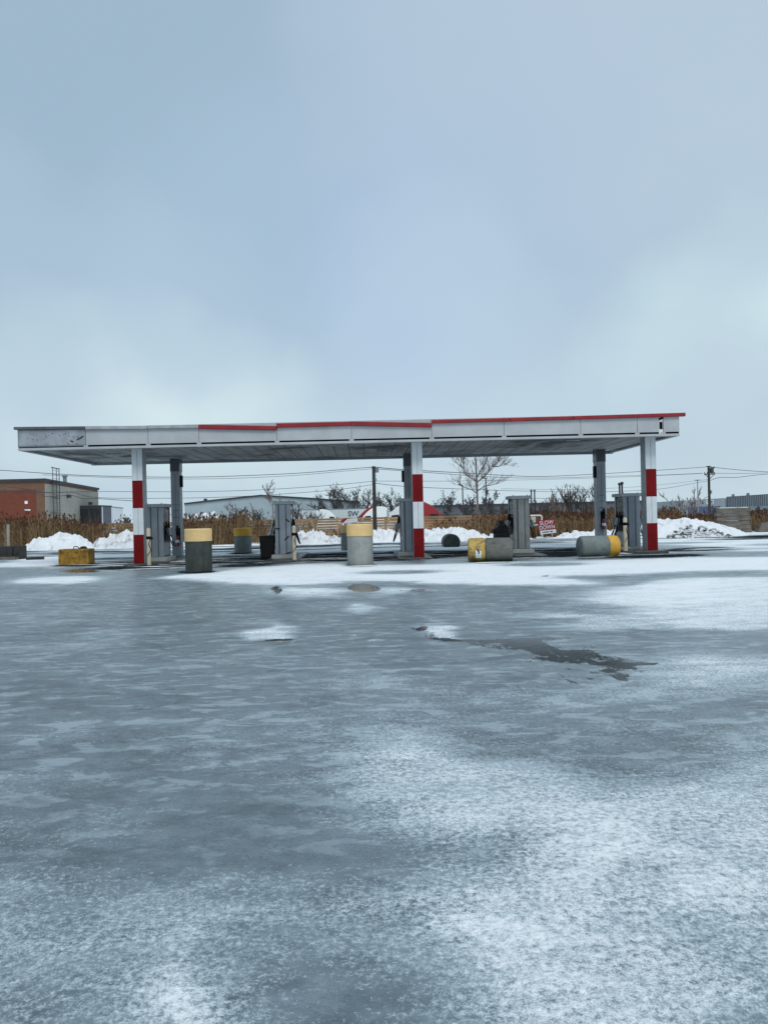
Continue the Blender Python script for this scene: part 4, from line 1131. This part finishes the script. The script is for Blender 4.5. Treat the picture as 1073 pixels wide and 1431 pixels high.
# ------------------------------------------------------------------ trucks and trailers
def truck(px_nose, D, facing, m, label, ztop=3.0):
    # local +x is forward; ground LOT
    H = ztop-LOT; k = H/4.2
    t = thing('semi_truck', label, 'truck', (PX(px_nose, D, 2.2), D, LOT), 0 if facing > 0 else math.pi, 'semi trucks parked beyond the fence')
    L = 6.4
    prof = [(-L,.9),(-L,3.85),(-L+.25,4.12),(-L+1.1,4.2),(-L+1.7,4.1),(-L+2.25,3.82),(-L+2.75,3.42),(-L+3.15,3.0),(-L+3.75,2.25),(-L+4.6,2.12),(-.5,1.85),(-.15,1.6),(0,1.1),(0,.55),(-1.0,.55),(-1.05,.9)]
    prof = [(x*k, z*k) for x, z in prof]
    mb = MB(); mb.prism(prof, -1.22*k, 1.22*k); body = mb.build('cab_body', m, t, bevel=.12, bseg=3, smooth=True)
    w0, w1 = (-L+3.2,2.95), (-L+3.72,2.3)
    mb = MB(); mb.prism([((w0[0]+.02)*k,w0[1]*k),((w0[0]+.06)*k,(w0[1]+.02)*k),((w1[0]+.06)*k,(w1[1]+.02)*k),((w1[0]+.02)*k,w1[1]*k)], -1.0*k, 1.0*k); mb.build('windshield', 'glass', t)
    for s in (-1, 1):
        y = s*1.225*k
        mb = MB(); mb.prism([((-L+2.2)*k,2.3*k),((-L+3.3)*k,2.3*k),((-L+2.95)*k,2.9*k),((-L+2.2)*k,2.95*k)], min(y,y+s*.02), max(y,y+s*.02)); mb.build('side_window', 'glass', t)
        mb = MB(); mb.box((-L+3.4)*k,(-L+3.6)*k, min(y+s*.1,y+s*.35), max(y+s*.1,y+s*.35), 2.1*k, 2.75*k); mb.bar(((-L+3.4)*k,y,2.4*k),((-L+3.5)*k,y+s*.2,2.4*k),.05,.05); mb.build('mirror', 'black', t)
        mb = MB(); mb.tube([((-L-.15)*k, s*.95*k, 1.0*k), ((-L-.15)*k, s*.95*k, 3.5*k)], .09, 8); mb.build('exhaust_stack', 'chrome', t)
        mb = MB(); mb.box(-.12*k,.02*k+.01, min(s*.55,s*1.0)*k, max(s*.55,s*1.0)*k, 1.05*k,1.35*k); mb.build('headlight', 'sticker', t)
        for x in (-1.3, -L-.2, -L-1.5):
            mb = MB(); mb.tube([(x*k, s*.85*k, .52*k), (x*k, s*1.18*k, .52*k)], .52*k, 20); wh = mb.build('wheel', 'rubber', t)
            mb = MB(); mb.tube([(x*k, s*1.181*k, .52*k), (x*k, s*1.20*k, .52*k)], .27*k, 14); mb.build('rim', 'chrome', wh)
    mb = MB(); mb.box((-L-2.4)*k, -1.2*k, -.45*k, .45*k, .6*k, .88*k); mb.build('chassis', 'black', t)
    mb = MB(); mb.box(-.02, .1*k, -1.15*k, 1.15*k, .4*k, .85*k); mb.build('bumper', 'chrome', t, bevel=.04)
    mb = MB(); mb.box(-.01, .05*k, -.5*k, .5*k, .9*k, 1.6*k); mb.build('grille', 'black', t)
    return t
def nose(px_curve_end, D, facing):   # the fairing's low end sits 3.0 m behind the nose
    return px_curve_end + facing*2.6*FPX/D
truck(nose(474,130,1), 130, 1, 'truck_white', 'white semi truck facing right before the long pale trailer', 3.0)
truck(nose(502,105,-1), 105, -1, 'truck_white', 'white semi truck facing left beside the wooden pole', 2.95)
truck(nose(536,82,-1), 82, -1, 'truck_white', 'white semi truck facing left behind the middle dispenser', 2.98)
truck(nose(497,112,-1), 114, -1, 'truck_red', 'dark red semi truck facing left behind the white truck by the pole', 3.1)
truck(nose(622,76,1), 76, 1, 'truck_red', 'red semi truck facing right beside the middle striped column', 3.0)
def trailer(px0, px1, py, D, label, txt):
    A, B = P(px0, py, D), P(px1, py, D); L = B.x-A.x; H = (A.z+B.z)/2-LOT
    t = thing('box_trailer', label, 'trailer', (A.x, D, LOT), 0, 'box trailers beyond the fence')
    mb = MB(); mb.box(0, L, 0, 2.6, 1.15, H); bd = mb.build('box_body', 'trailer', t, bevel=.03)
    mb = MB(); mb.box(-.02, L+.02, -.02, 2.62, H-.16, H+.01); mb.build('top_rail', 'steel', t)
    mb = MB(); mb.box(.1, L-.1, .3, 2.3, .95, 1.147); mb.build('underframe', 'black', t)
    for x in (1.2, 2.5):
        for y in (.1, 2.0):
            mb = MB(); mb.tube([(x,y,.5),(x,y+.5,.5)], .5, 16); mb.build('wheel', 'rubber', t)
    mb = MB(); mb.box(L-3, L-2.8, .5, .7, 0, .95); mb.box(L-3, L-2.8, 1.9, 2.1, 0, .95); mb.build('landing_leg', 'steel', t)
    for x in (L*.45, L*.93):
        pass
    if txt:
        X = PX(493.5, D, 2.3)-A.x
        text_mesh('lettering', txt, 1.25, 'teal_ink', bd, (X, -.012, H-.98), (R(90),0,0), .03, 1.0)
    return t
trailer(404, 512, 711.3, 135, 'long pale box trailer with dark teal letters behind the white trucks', 'SW')
trailer(535, 600, 713.5, 150, 'pale box trailer behind the middle column and red truck', None)

# ------------------------------------------------------------------ poles, lamps, pipes, wires
D1, D2 = 50.5, 88.
p0 = P(522, 651.5, D1)
t = thing('utility_pole', 'dark wooden pole with lamp and transformer under the middle of the canopy', 'utility pole', (p0.x, D1, 0), 0, 'wooden utility poles')
mb = MB(); mb.tube([(0,0,-.3),(0,0,p0.z)], [.15,.10], 10); mb.build('pole', 'wood_pole', t, smooth=True)
mb = MB(); mb.lathe([(.1,p0.z-.42),(.13,p0.z-.38),(.13,p0.z-.12),(.08,p0.z-.08)], 12, .2, 0); mb.build('transformer', 'steel', t, smooth=True)
mb = MB(); mb.box(.05,.17,-.1,.1,p0.z-1.0,p0.z-.78); mb.box(.05,.14,-.08,.08,p0.z-.68,p0.z-.52); mb.build('meter_box', 'steel', t)
mb = MB(); mb.box(-.15,.45,-.04,.04,p0.z-.12,p0.z-.08); mb.build('crossarm', 'wood_pole', t)
p1 = P(989.5, 651, D2)
t = thing('utility_pole', 'dark utility pole with crossarm and transformer right of the canopy', 'utility pole', (p1.x, D2, LOT), 0, 'wooden utility poles')
h = p1.z-LOT
mb = MB(); mb.tube([(0,0,0),(0,0,h)], [.17,.13], 10); mb.build('pole', 'wood_pole', t, smooth=True)
mb = MB(); mb.box(-.62,.62,-.24,-.15,h-1.02,h-.90); mb.bar((-.5,-.2,h-1.0),(0,-.2,h-1.5),.05,.06); mb.bar((.5,-.2,h-1.0),(0,-.2,h-1.5),.05,.06); mb.build('crossarm', 'wood_pole', t)
mb = MB(); mb.lathe([(.15,h-.85),(.2,h-.8),(.2,h-.3),(.14,h-.2)], 12, .34, -.05); mb.bar((.2,-.1,h-.5),(.62,-.1,h-.15),.12,.16); mb.build('transformer', 'pipe_dark', t, smooth=True)
mb = MB()
for x in (-.55,.55,-.25,.28): mb.tube([(x,-.2,h-.9),(x,-.2,h-.72)], .05, 6)
mb.bar((-.3,0,h-.08),(.3,0,h-.08),.08,.08); mb.build('insulator', 'pipe_dark', t)
mb = MB(); mb.box(.1,.24,-.2,0,h-3.2,h-2.8); mb.build('meter_box', 'steel', t)

def lamp(px, py, D, label, s):
    p = P(px, py, D)
    t = thing('street_lamp', label, 'street lamp', (p.x, D, LOT), 0, 'dark lamp posts beyond the fence'); h = p.z-LOT
    mb = MB(); mb.tube([(0,0,0),(0,0,h)], [.10,.07], 8); mb.build('post', 'pipe_dark', t)
    mb = MB(); mb.bar((.05*s,0,h),(-.5*s,0,h+.22),.3,.14); mb.build('lamp_head', 'pipe_dark', t, bevel=.03)
lamp(646, 679, 92, 'shorter dark lamp post left of the tall bare tree', 1)
lamp(678.5, 669, 92, 'taller dark lamp post right of the tall bare tree', 1)
p = P(974, 671.5, 150)
t = thing('light_mast', 'thin grey light mast left of the right utility pole', 'mast', (p.x, 150, LOT)); mb = MB(); mb.tube([(0,0,0),(0,0,p.z-LOT)], [.14,.09], 6); mb.build('mast', 'steel', t)
mb = MB(); mb.box(-.5,.5,-.15,.15,p.z-LOT,p.z-LOT+.15); mb.build('lamp_head', 'steel', t)
for i, (px, py, D, lb) in enumerate(((742,686,55.5,'left of two dark vent pipes right of the brownish dispenser'),(746.5,686,55.5,'right of two dark vent pipes right of the brownish dispenser'),
                                     (865.2,677,37,'left and lower vent pipe above the rightmost dispenser'),(868.6,675.8,37,'right and taller vent pipe above the rightmost dispenser'))):
    p = P(px, py, D); z0 = 0 if D < 55 else -.2
    t = thing('vent_pipe', lb, 'vent pipe', (p.x, D, z0), 0, 'thin dark vent pipes')
    mb = MB(); mb.tube([(0,0,0),(0,0,p.z-z0)], .05 if D > 50 else .045, 8); mb.build('pipe', 'pipe_dark', t)
    mb = MB(); mb.tube([(0,0,p.z-z0-.04),(0,0,p.z-z0+.08)], .075, 8); mb.build('vent_cap', 'pipe_dark', t)

def wire(pts, label, r=.012):
    # pts: (px, py, D); smooth through them
    q = [P(*p) for p in pts]; out = []
    for i in range(len(q)-1):
        a, b2 = q[i], q[i+1]; pm = q[i-1] if i else a-(b2-a); pn = q[i+2] if i+2 < len(q) else b2+(b2-a)
        for k in range(6):
            s = k/6
            out.append(.5*((2*a)+(-pm+b2)*s+(2*pm-5*a+4*b2-pn)*s*s+(-pm+3*a-3*b2+pn)*s**3))
    out.append(q[-1])
    mb = MB(); mb.tube(out, r, 5)
    o = mb.build('power_line', 'wire', None)
    tag(o, label, 'power line', 'overhead power lines')
E = D1
wire([(-60,653,E),(0,657,E),(100,663.5,E),(180,666,E),(260,666.8,E),(340,664.8,E),(420,661,E),(480,656,E),(522,652.6,E)], 'topmost overhead wire from the left edge to the middle wooden pole', .020)
wire([(60,663.5,E),(180,668.2,E),(260,669.4,E),(340,668,E),(420,663.8,E),(480,658.5,E),(522,655,E)], 'second overhead wire just under the topmost wire on the left', .013)
wire([(-60,689,E),(60,688,E),(140,687,E),(250,687.2,E),(330,685.8,E),(400,682.6,E),(470,677.4,E),(522,672.5,E)], 'sagging middle wire crossing beige wall and grey shed to the wooden pole', .015)
wire([(-60,677,E-3),(0,679.5,E-3),(40,684,E-2),(70,689,E-2),(100,688,E-2),(140,695.5,E-1),(260,696,E),(350,693,E),(430,687.8,E),(480,683.3,E),(522,677,E)], 'lowest wire crossing the brick building and the shed roof', .015)
wire([(-60,684,E+2),(22,686.3,E+2),(55,690.5,E+2),(66,694,E+2),(100,692.4,E+2),(116,696.8,E+2),(140,697,E+2),(200,701,E+2)], 'dark kinked wire across the red brick wall', .02)
wire([(522,652.6,E),(560,656,E+2),(640,660.5,E+9),(700,664,E+15),(760,665.8,E+20),(850,661.5,E+28),(915,657.5,E+32),(987,652.5,D2)], 'topmost wire between the two utility poles', .026)
wire([(522,655,E),(600,660.5,E+6),(700,667.2,E+15),(780,667.8,E+22),(850,665.5,E+28),(915,664.2,E+32),(982,661.2,D2)], 'second wire between the two utility poles', .02)
wire([(522,672.3,E),(600,672.4,E+6),(660,672,E+11),(760,670,E+20),(850,667.5,E+28),(980,661.8,D2)], 'straight thin wire between the two utility poles', .014)
wire([(522,675,E),(570,680,E+4),(660,684,E+12),(740,686.5,E+20),(830,687.5,E+28),(915,684,E+32),(960,677,E+35),(989,671.8,D2)], 'low sagging wire between the two utility poles', .02)
wire([(700,683,E+16),(800,684,E+24),(900,679.5,E+32),(989,670,D2)], 'faint wire above the low sagging wire on the right', .014)
wire([(991,652.5,D2),(1030,656.5,D2),(1073,659.5,D2),(1120,660,D2)], 'upper wire from the right utility pole to the right edge', .03)
wire([(997,661.4,D2),(1040,661.5,D2),(1073,660.8,D2),(1120,659,D2)], 'middle wire from the right utility pole to the right edge', .02)
wire([(990,672,D2),(1005,667.4,D2),(1030,667,D2),(1060,663.5,D2),(1120,659,D2)], 'lower wire rising from the right utility pole to the right edge', .028)
wire([(712,695.5,E+5),(742,696.2,E+5),(790,696.4,E+5),(840,694,E+5)], 'short horizontal wire past the two vent pipes', .014)

# ------------------------------------------------------------------ signs
D = 46.6
A = P(764, 737, D)
t = thing('road_sign', 'tilted red lawn sign reading SLOW DOWN in white, stuck in snow', 'sign', (A.x, D, 0), 0)
g = R(5)
def srot(x, z): return (x*math.cos(g)-z*math.sin(g), z*math.cos(g)+x*math.sin(g))
zc = A.z
def plate(x0, x1, z0, z1, y0, y1):
    m_ = MB(); pr = [srot(x0,z0),srot(x1,z0),srot(x1,z1),srot(x0,z1)]
    m_.prism([(a, b2+zc) for a, b2 in pr], y0, y1); return m_
bd = plate(-.52,.50,-.163,.47,-.01,.01).build('red_board', 'sign_red', t)
st_ = plate(-.44,.52,-.38,-.163,-.01,.01).build('white_strip', 'sign_white', t)
for txt, z, sx2 in (('SLOW', .28, .90), ('DOWN', .0, .84)):
    a, b2 = srot(-.0, z); text_mesh('lettering', txt, .335, 'sign_white', bd, (a, -.018, zc+b2), (R(90), -g, 0), .002, sx2)
m_ = MB(); rg = random.Random(4); x = -.32
while x < .36:
    w = rg.uniform(.03,.09)
    pr = [srot(x,-.31),srot(x+w,-.31),srot(x+w,-.24+rg.uniform(-.01,.02)),srot(x,-.24)]; m_.prism([(a, b2+zc) for a, b2 in pr], -.018, -.0105); x += w+rg.choice((.02,.02,.07))
m_.build('small_print', 'ink', st_)
for x in (-.3, .28):
    a, b2 = srot(x,-.38); mb = MB(); mb.tube([(a,.02,zc+b2),(a+.02,.03,-.1)], .012, 5); mb.build('wire_leg', 'sign_white', t)
D = 46.2
A = P(489, 731, D)
t = thing('banner_sign', 'white board sign with red corner peeking above the pale yellow cap', 'sign', (A.x, D, 0), 0)
g = R(4)
zc = A.z
bd = plate(-.47,.47,-.34,.26,-.01,.01).build('white_board', 'sign_white', t)
m_ = MB(); m_.prism([(a, b2+zc) for a, b2 in (srot(-.52,.05),srot(-.43,.05),srot(-.12,.27),srot(-.2,.33),srot(-.5,.24))], -.02, -.0105); m_.build('red_corner', 'sign_red', bd)
a, b2 = srot(-.2,-.05); text_mesh('lettering', 'ALL', .19, 'ink', bd, (a, -.016, zc+b2), (R(90), -g, 0), .04)
m_ = MB()
for k, x in enumerate((.03,.12,.18,.24,.31,.37)):
    pr = [srot(x,-.10),srot(x+.04,-.10),srot(x+.045,.03),srot(x+.01,.02)]; m_.prism([(q[0], q[1]+zc) for q in pr], -.018, -.0105)
m_.build('letter_row', 'ink_purple', bd)
for x in (-.35,.35):
    a, b2 = srot(x,-.34); mb = MB(); mb.tube([(a,.02,zc+b2+.1),(a,.02,-.1)], .02, 5); mb.build('leg', 'wood_post', t)
# white pipe hoop
D = 47.6
x0, x1 = PX(730,D), PX(756.5,D); zt = P(750,720.3,D).z
t = thing('pipe_barrier', 'white pipe hoop barrier behind the brownish dispenser', 'barrier', (x0, D, 0))
mb = MB(); w = x1-x0
mb.tube([(0,0,0),(0,0,zt-.1),(.04,0,zt-.03),(.1,0,zt),(w-.1,0,zt),(w-.04,0,zt-.03),(w,0,zt-.1),(w,0,-.05)], .045, 8); mb.build('hoop', 'white_paint', t, smooth=True)
mb = MB(); mb.tube([(.04,0,.85),(w-.04,0,.85)], .03, 8); mb.build('cross_rail', 'white_paint', t)
o = MB(); o.box(-.16,.16,-.12,.12,0,.36); o = o.build('meter_box', 'cream', t, bevel=.02); o.location = (PX(743,D)-x0, -.2, 1.0)

# ------------------------------------------------------------------ camera
cam = bpy.data.cameras.new('camera'); co = bpy.data.objects.new('camera', cam); C.objects.link(co)
co.location = (0, 0, CAMZ); co.rotation_euler = (R(90), TH, 0)
cam.sensor_width = 36; cam.lens = 36*FPX/1431; cam.shift_x = 26.5/1431; cam.shift_y = 6.5/1431
cam.clip_start = .05; cam.clip_end = 6000
S.camera = co

# ------------------------------------------------------------------ light and sky
SUN_EL, SUN_AZ = R(50), R(165)     # azimuth measured clockwise from +Y
sun = bpy.data.lights.new('sun', 'SUN'); sun.energy = 1.5; sun.angle = R(25); sun.color = (1, .97, .93)
so = bpy.data.objects.new('sun', sun); C.objects.link(so)
sd = Vector((math.sin(SUN_AZ)*math.cos(SUN_EL), math.cos(SUN_AZ)*math.cos(SUN_EL), math.sin(SUN_EL)))
so.rotation_euler = (-sd).to_track_quat('-Z', 'Y').to_euler(); so.location = (0,0,30)
W_ = bpy.data.worlds.new('World'); S.world = W_; W_.use_nodes = True
t = NT(W_.node_tree); bg = W_.node_tree.nodes['Background']
sky = t.n('ShaderNodeTexSky'); sky.sky_type = 'NISHITA'; sky.sun_disc = False; sky.sun_elevation = SUN_EL; sky.sun_rotation = SUN_AZ
dirn = t.n('ShaderNodeTexCoord').outputs['Generated']
sp = t.n('ShaderNodeSeparateXYZ'); t.l(dirn, sp.inputs[0])
zz = t.math('MAXIMUM', sp.outputs[2], 0.)
den = t.math('ADD', zz, .22)
cb = t.n('ShaderNodeCombineXYZ'); t.l(t.math('DIVIDE', sp.outputs[0], den), cb.inputs[0]); t.l(t.math('DIVIDE', sp.outputs[1], den), cb.inputs[1])
n1 = t.noise(cb.outputs[0], 1.25, 5, .48, .5); n2 = t.noise(t.mapping(cb.outputs[0], (1,1,1), (7,3,0)), .6, 4, .5, .4)
wn = t.n('ShaderNodeTexNoise'); wn.inputs['Scale'].default_value = 5.5; wn.inputs['Detail'].default_value = 5; wn.inputs['Roughness'].default_value = .5
t.l(dirn, wn.inputs['Vector'])
w1 = t.n('ShaderNodeVectorMath'); w1.operation = 'SUBTRACT'; t.l(wn.outputs['Color'], w1.inputs[0]); w1.inputs[1].default_value = (.5,.5,.5)
w2 = t.n('ShaderNodeVectorMath'); w2.operation = 'MULTIPLY_ADD'; t.l(w1.outputs[0], w2.inputs[0]); w2.inputs[1].default_value = (.17,.17,.17); t.l(dirn, w2.inputs[2])
w3 = t.n('ShaderNodeVectorMath'); w3.operation = 'NORMALIZE'; t.l(w2.outputs[0], w3.inputs[0]); wdir = w3.outputs[0]
def lobe(px, py, rad):
    v = P(px, py, 1.) - Vector((0,0,CAMZ)); v.normalize()
    dp = t.n('ShaderNodeVectorMath'); dp.operation = 'DOT_PRODUCT'; t.l(wdir, dp.inputs[0]); dp.inputs[1].default_value = v
    return t.ramp(dp.outputs['Value'], math.cos(R(rad*1.2)), math.cos(R(rad*.2)))
c = t.mix(t.ramp(zz, .0, .40), (5.3,6.3,7.0), (3.9,4.9,6.0))
c = t.mix(t.ramp(n1, .42, .64, 0, .35), c, (4.5,5.4,6.4))
for px, py, rad, col, k in ((150,200,24,(3.0,4.05,5.2),.85),(330,370,12,(3.55,4.65,5.9),.7),(480,300,10,(3.5,4.6,5.9),.6),(620,378,10,(3.1,4.5,6.4),.85),(900,100,20,(4.4,5.25,6.35),.6),(620,180,12,(4.0,4.85,6.1),.5),(800,330,9,(4.0,4.9,6.1),.5),
                            (1080,410,6.5,(5.7,7.0,7.5),.85),(990,460,6,(5.6,6.8,7.3),.75),(1040,270,7,(4.3,5.2,6.2),.6),(900,490,6,(5.2,6.4,7.0),.7),(70,525,6,(6.2,7.3,7.6),.9),(220,550,7,(6.2,7.2,7.5),.9),(340,570,6,(5.6,6.6,7.1),.7),(560,470,9,(4.7,5.6,6.8),.6),(60,395,9,(3.75,4.8,5.95),.75),(260,430,7,(3.9,4.95,6.15),.7),(1010,560,7,(4.4,5.3,6.2),.7),(720,560,9,(4.6,5.55,6.5),.5),(60,600,7,(4.6,5.5,6.4),.5)):
    c = t.mix(t.math('MULTIPLY', lobe(px, py, rad), k), c, col)
c = t.mix(t.ramp(n2, .5, .7, 0, .2), c, (3.4,4.4,5.6))
c = t.mix(1., c, (.965, 1.005, .995), 'MULTIPLY')
c = t.mix(.96, sky.outputs[0], c)
t.l(c, bg.inputs['Color']); bg.inputs['Strength'].default_value = .117

S.view_settings.view_transform = 'Standard'; S.view_settings.look = 'None'; S.view_settings.exposure = 0; S.view_settings.gamma = 1
S.render.film_transparent = False
S.cycles.max_bounces = 5
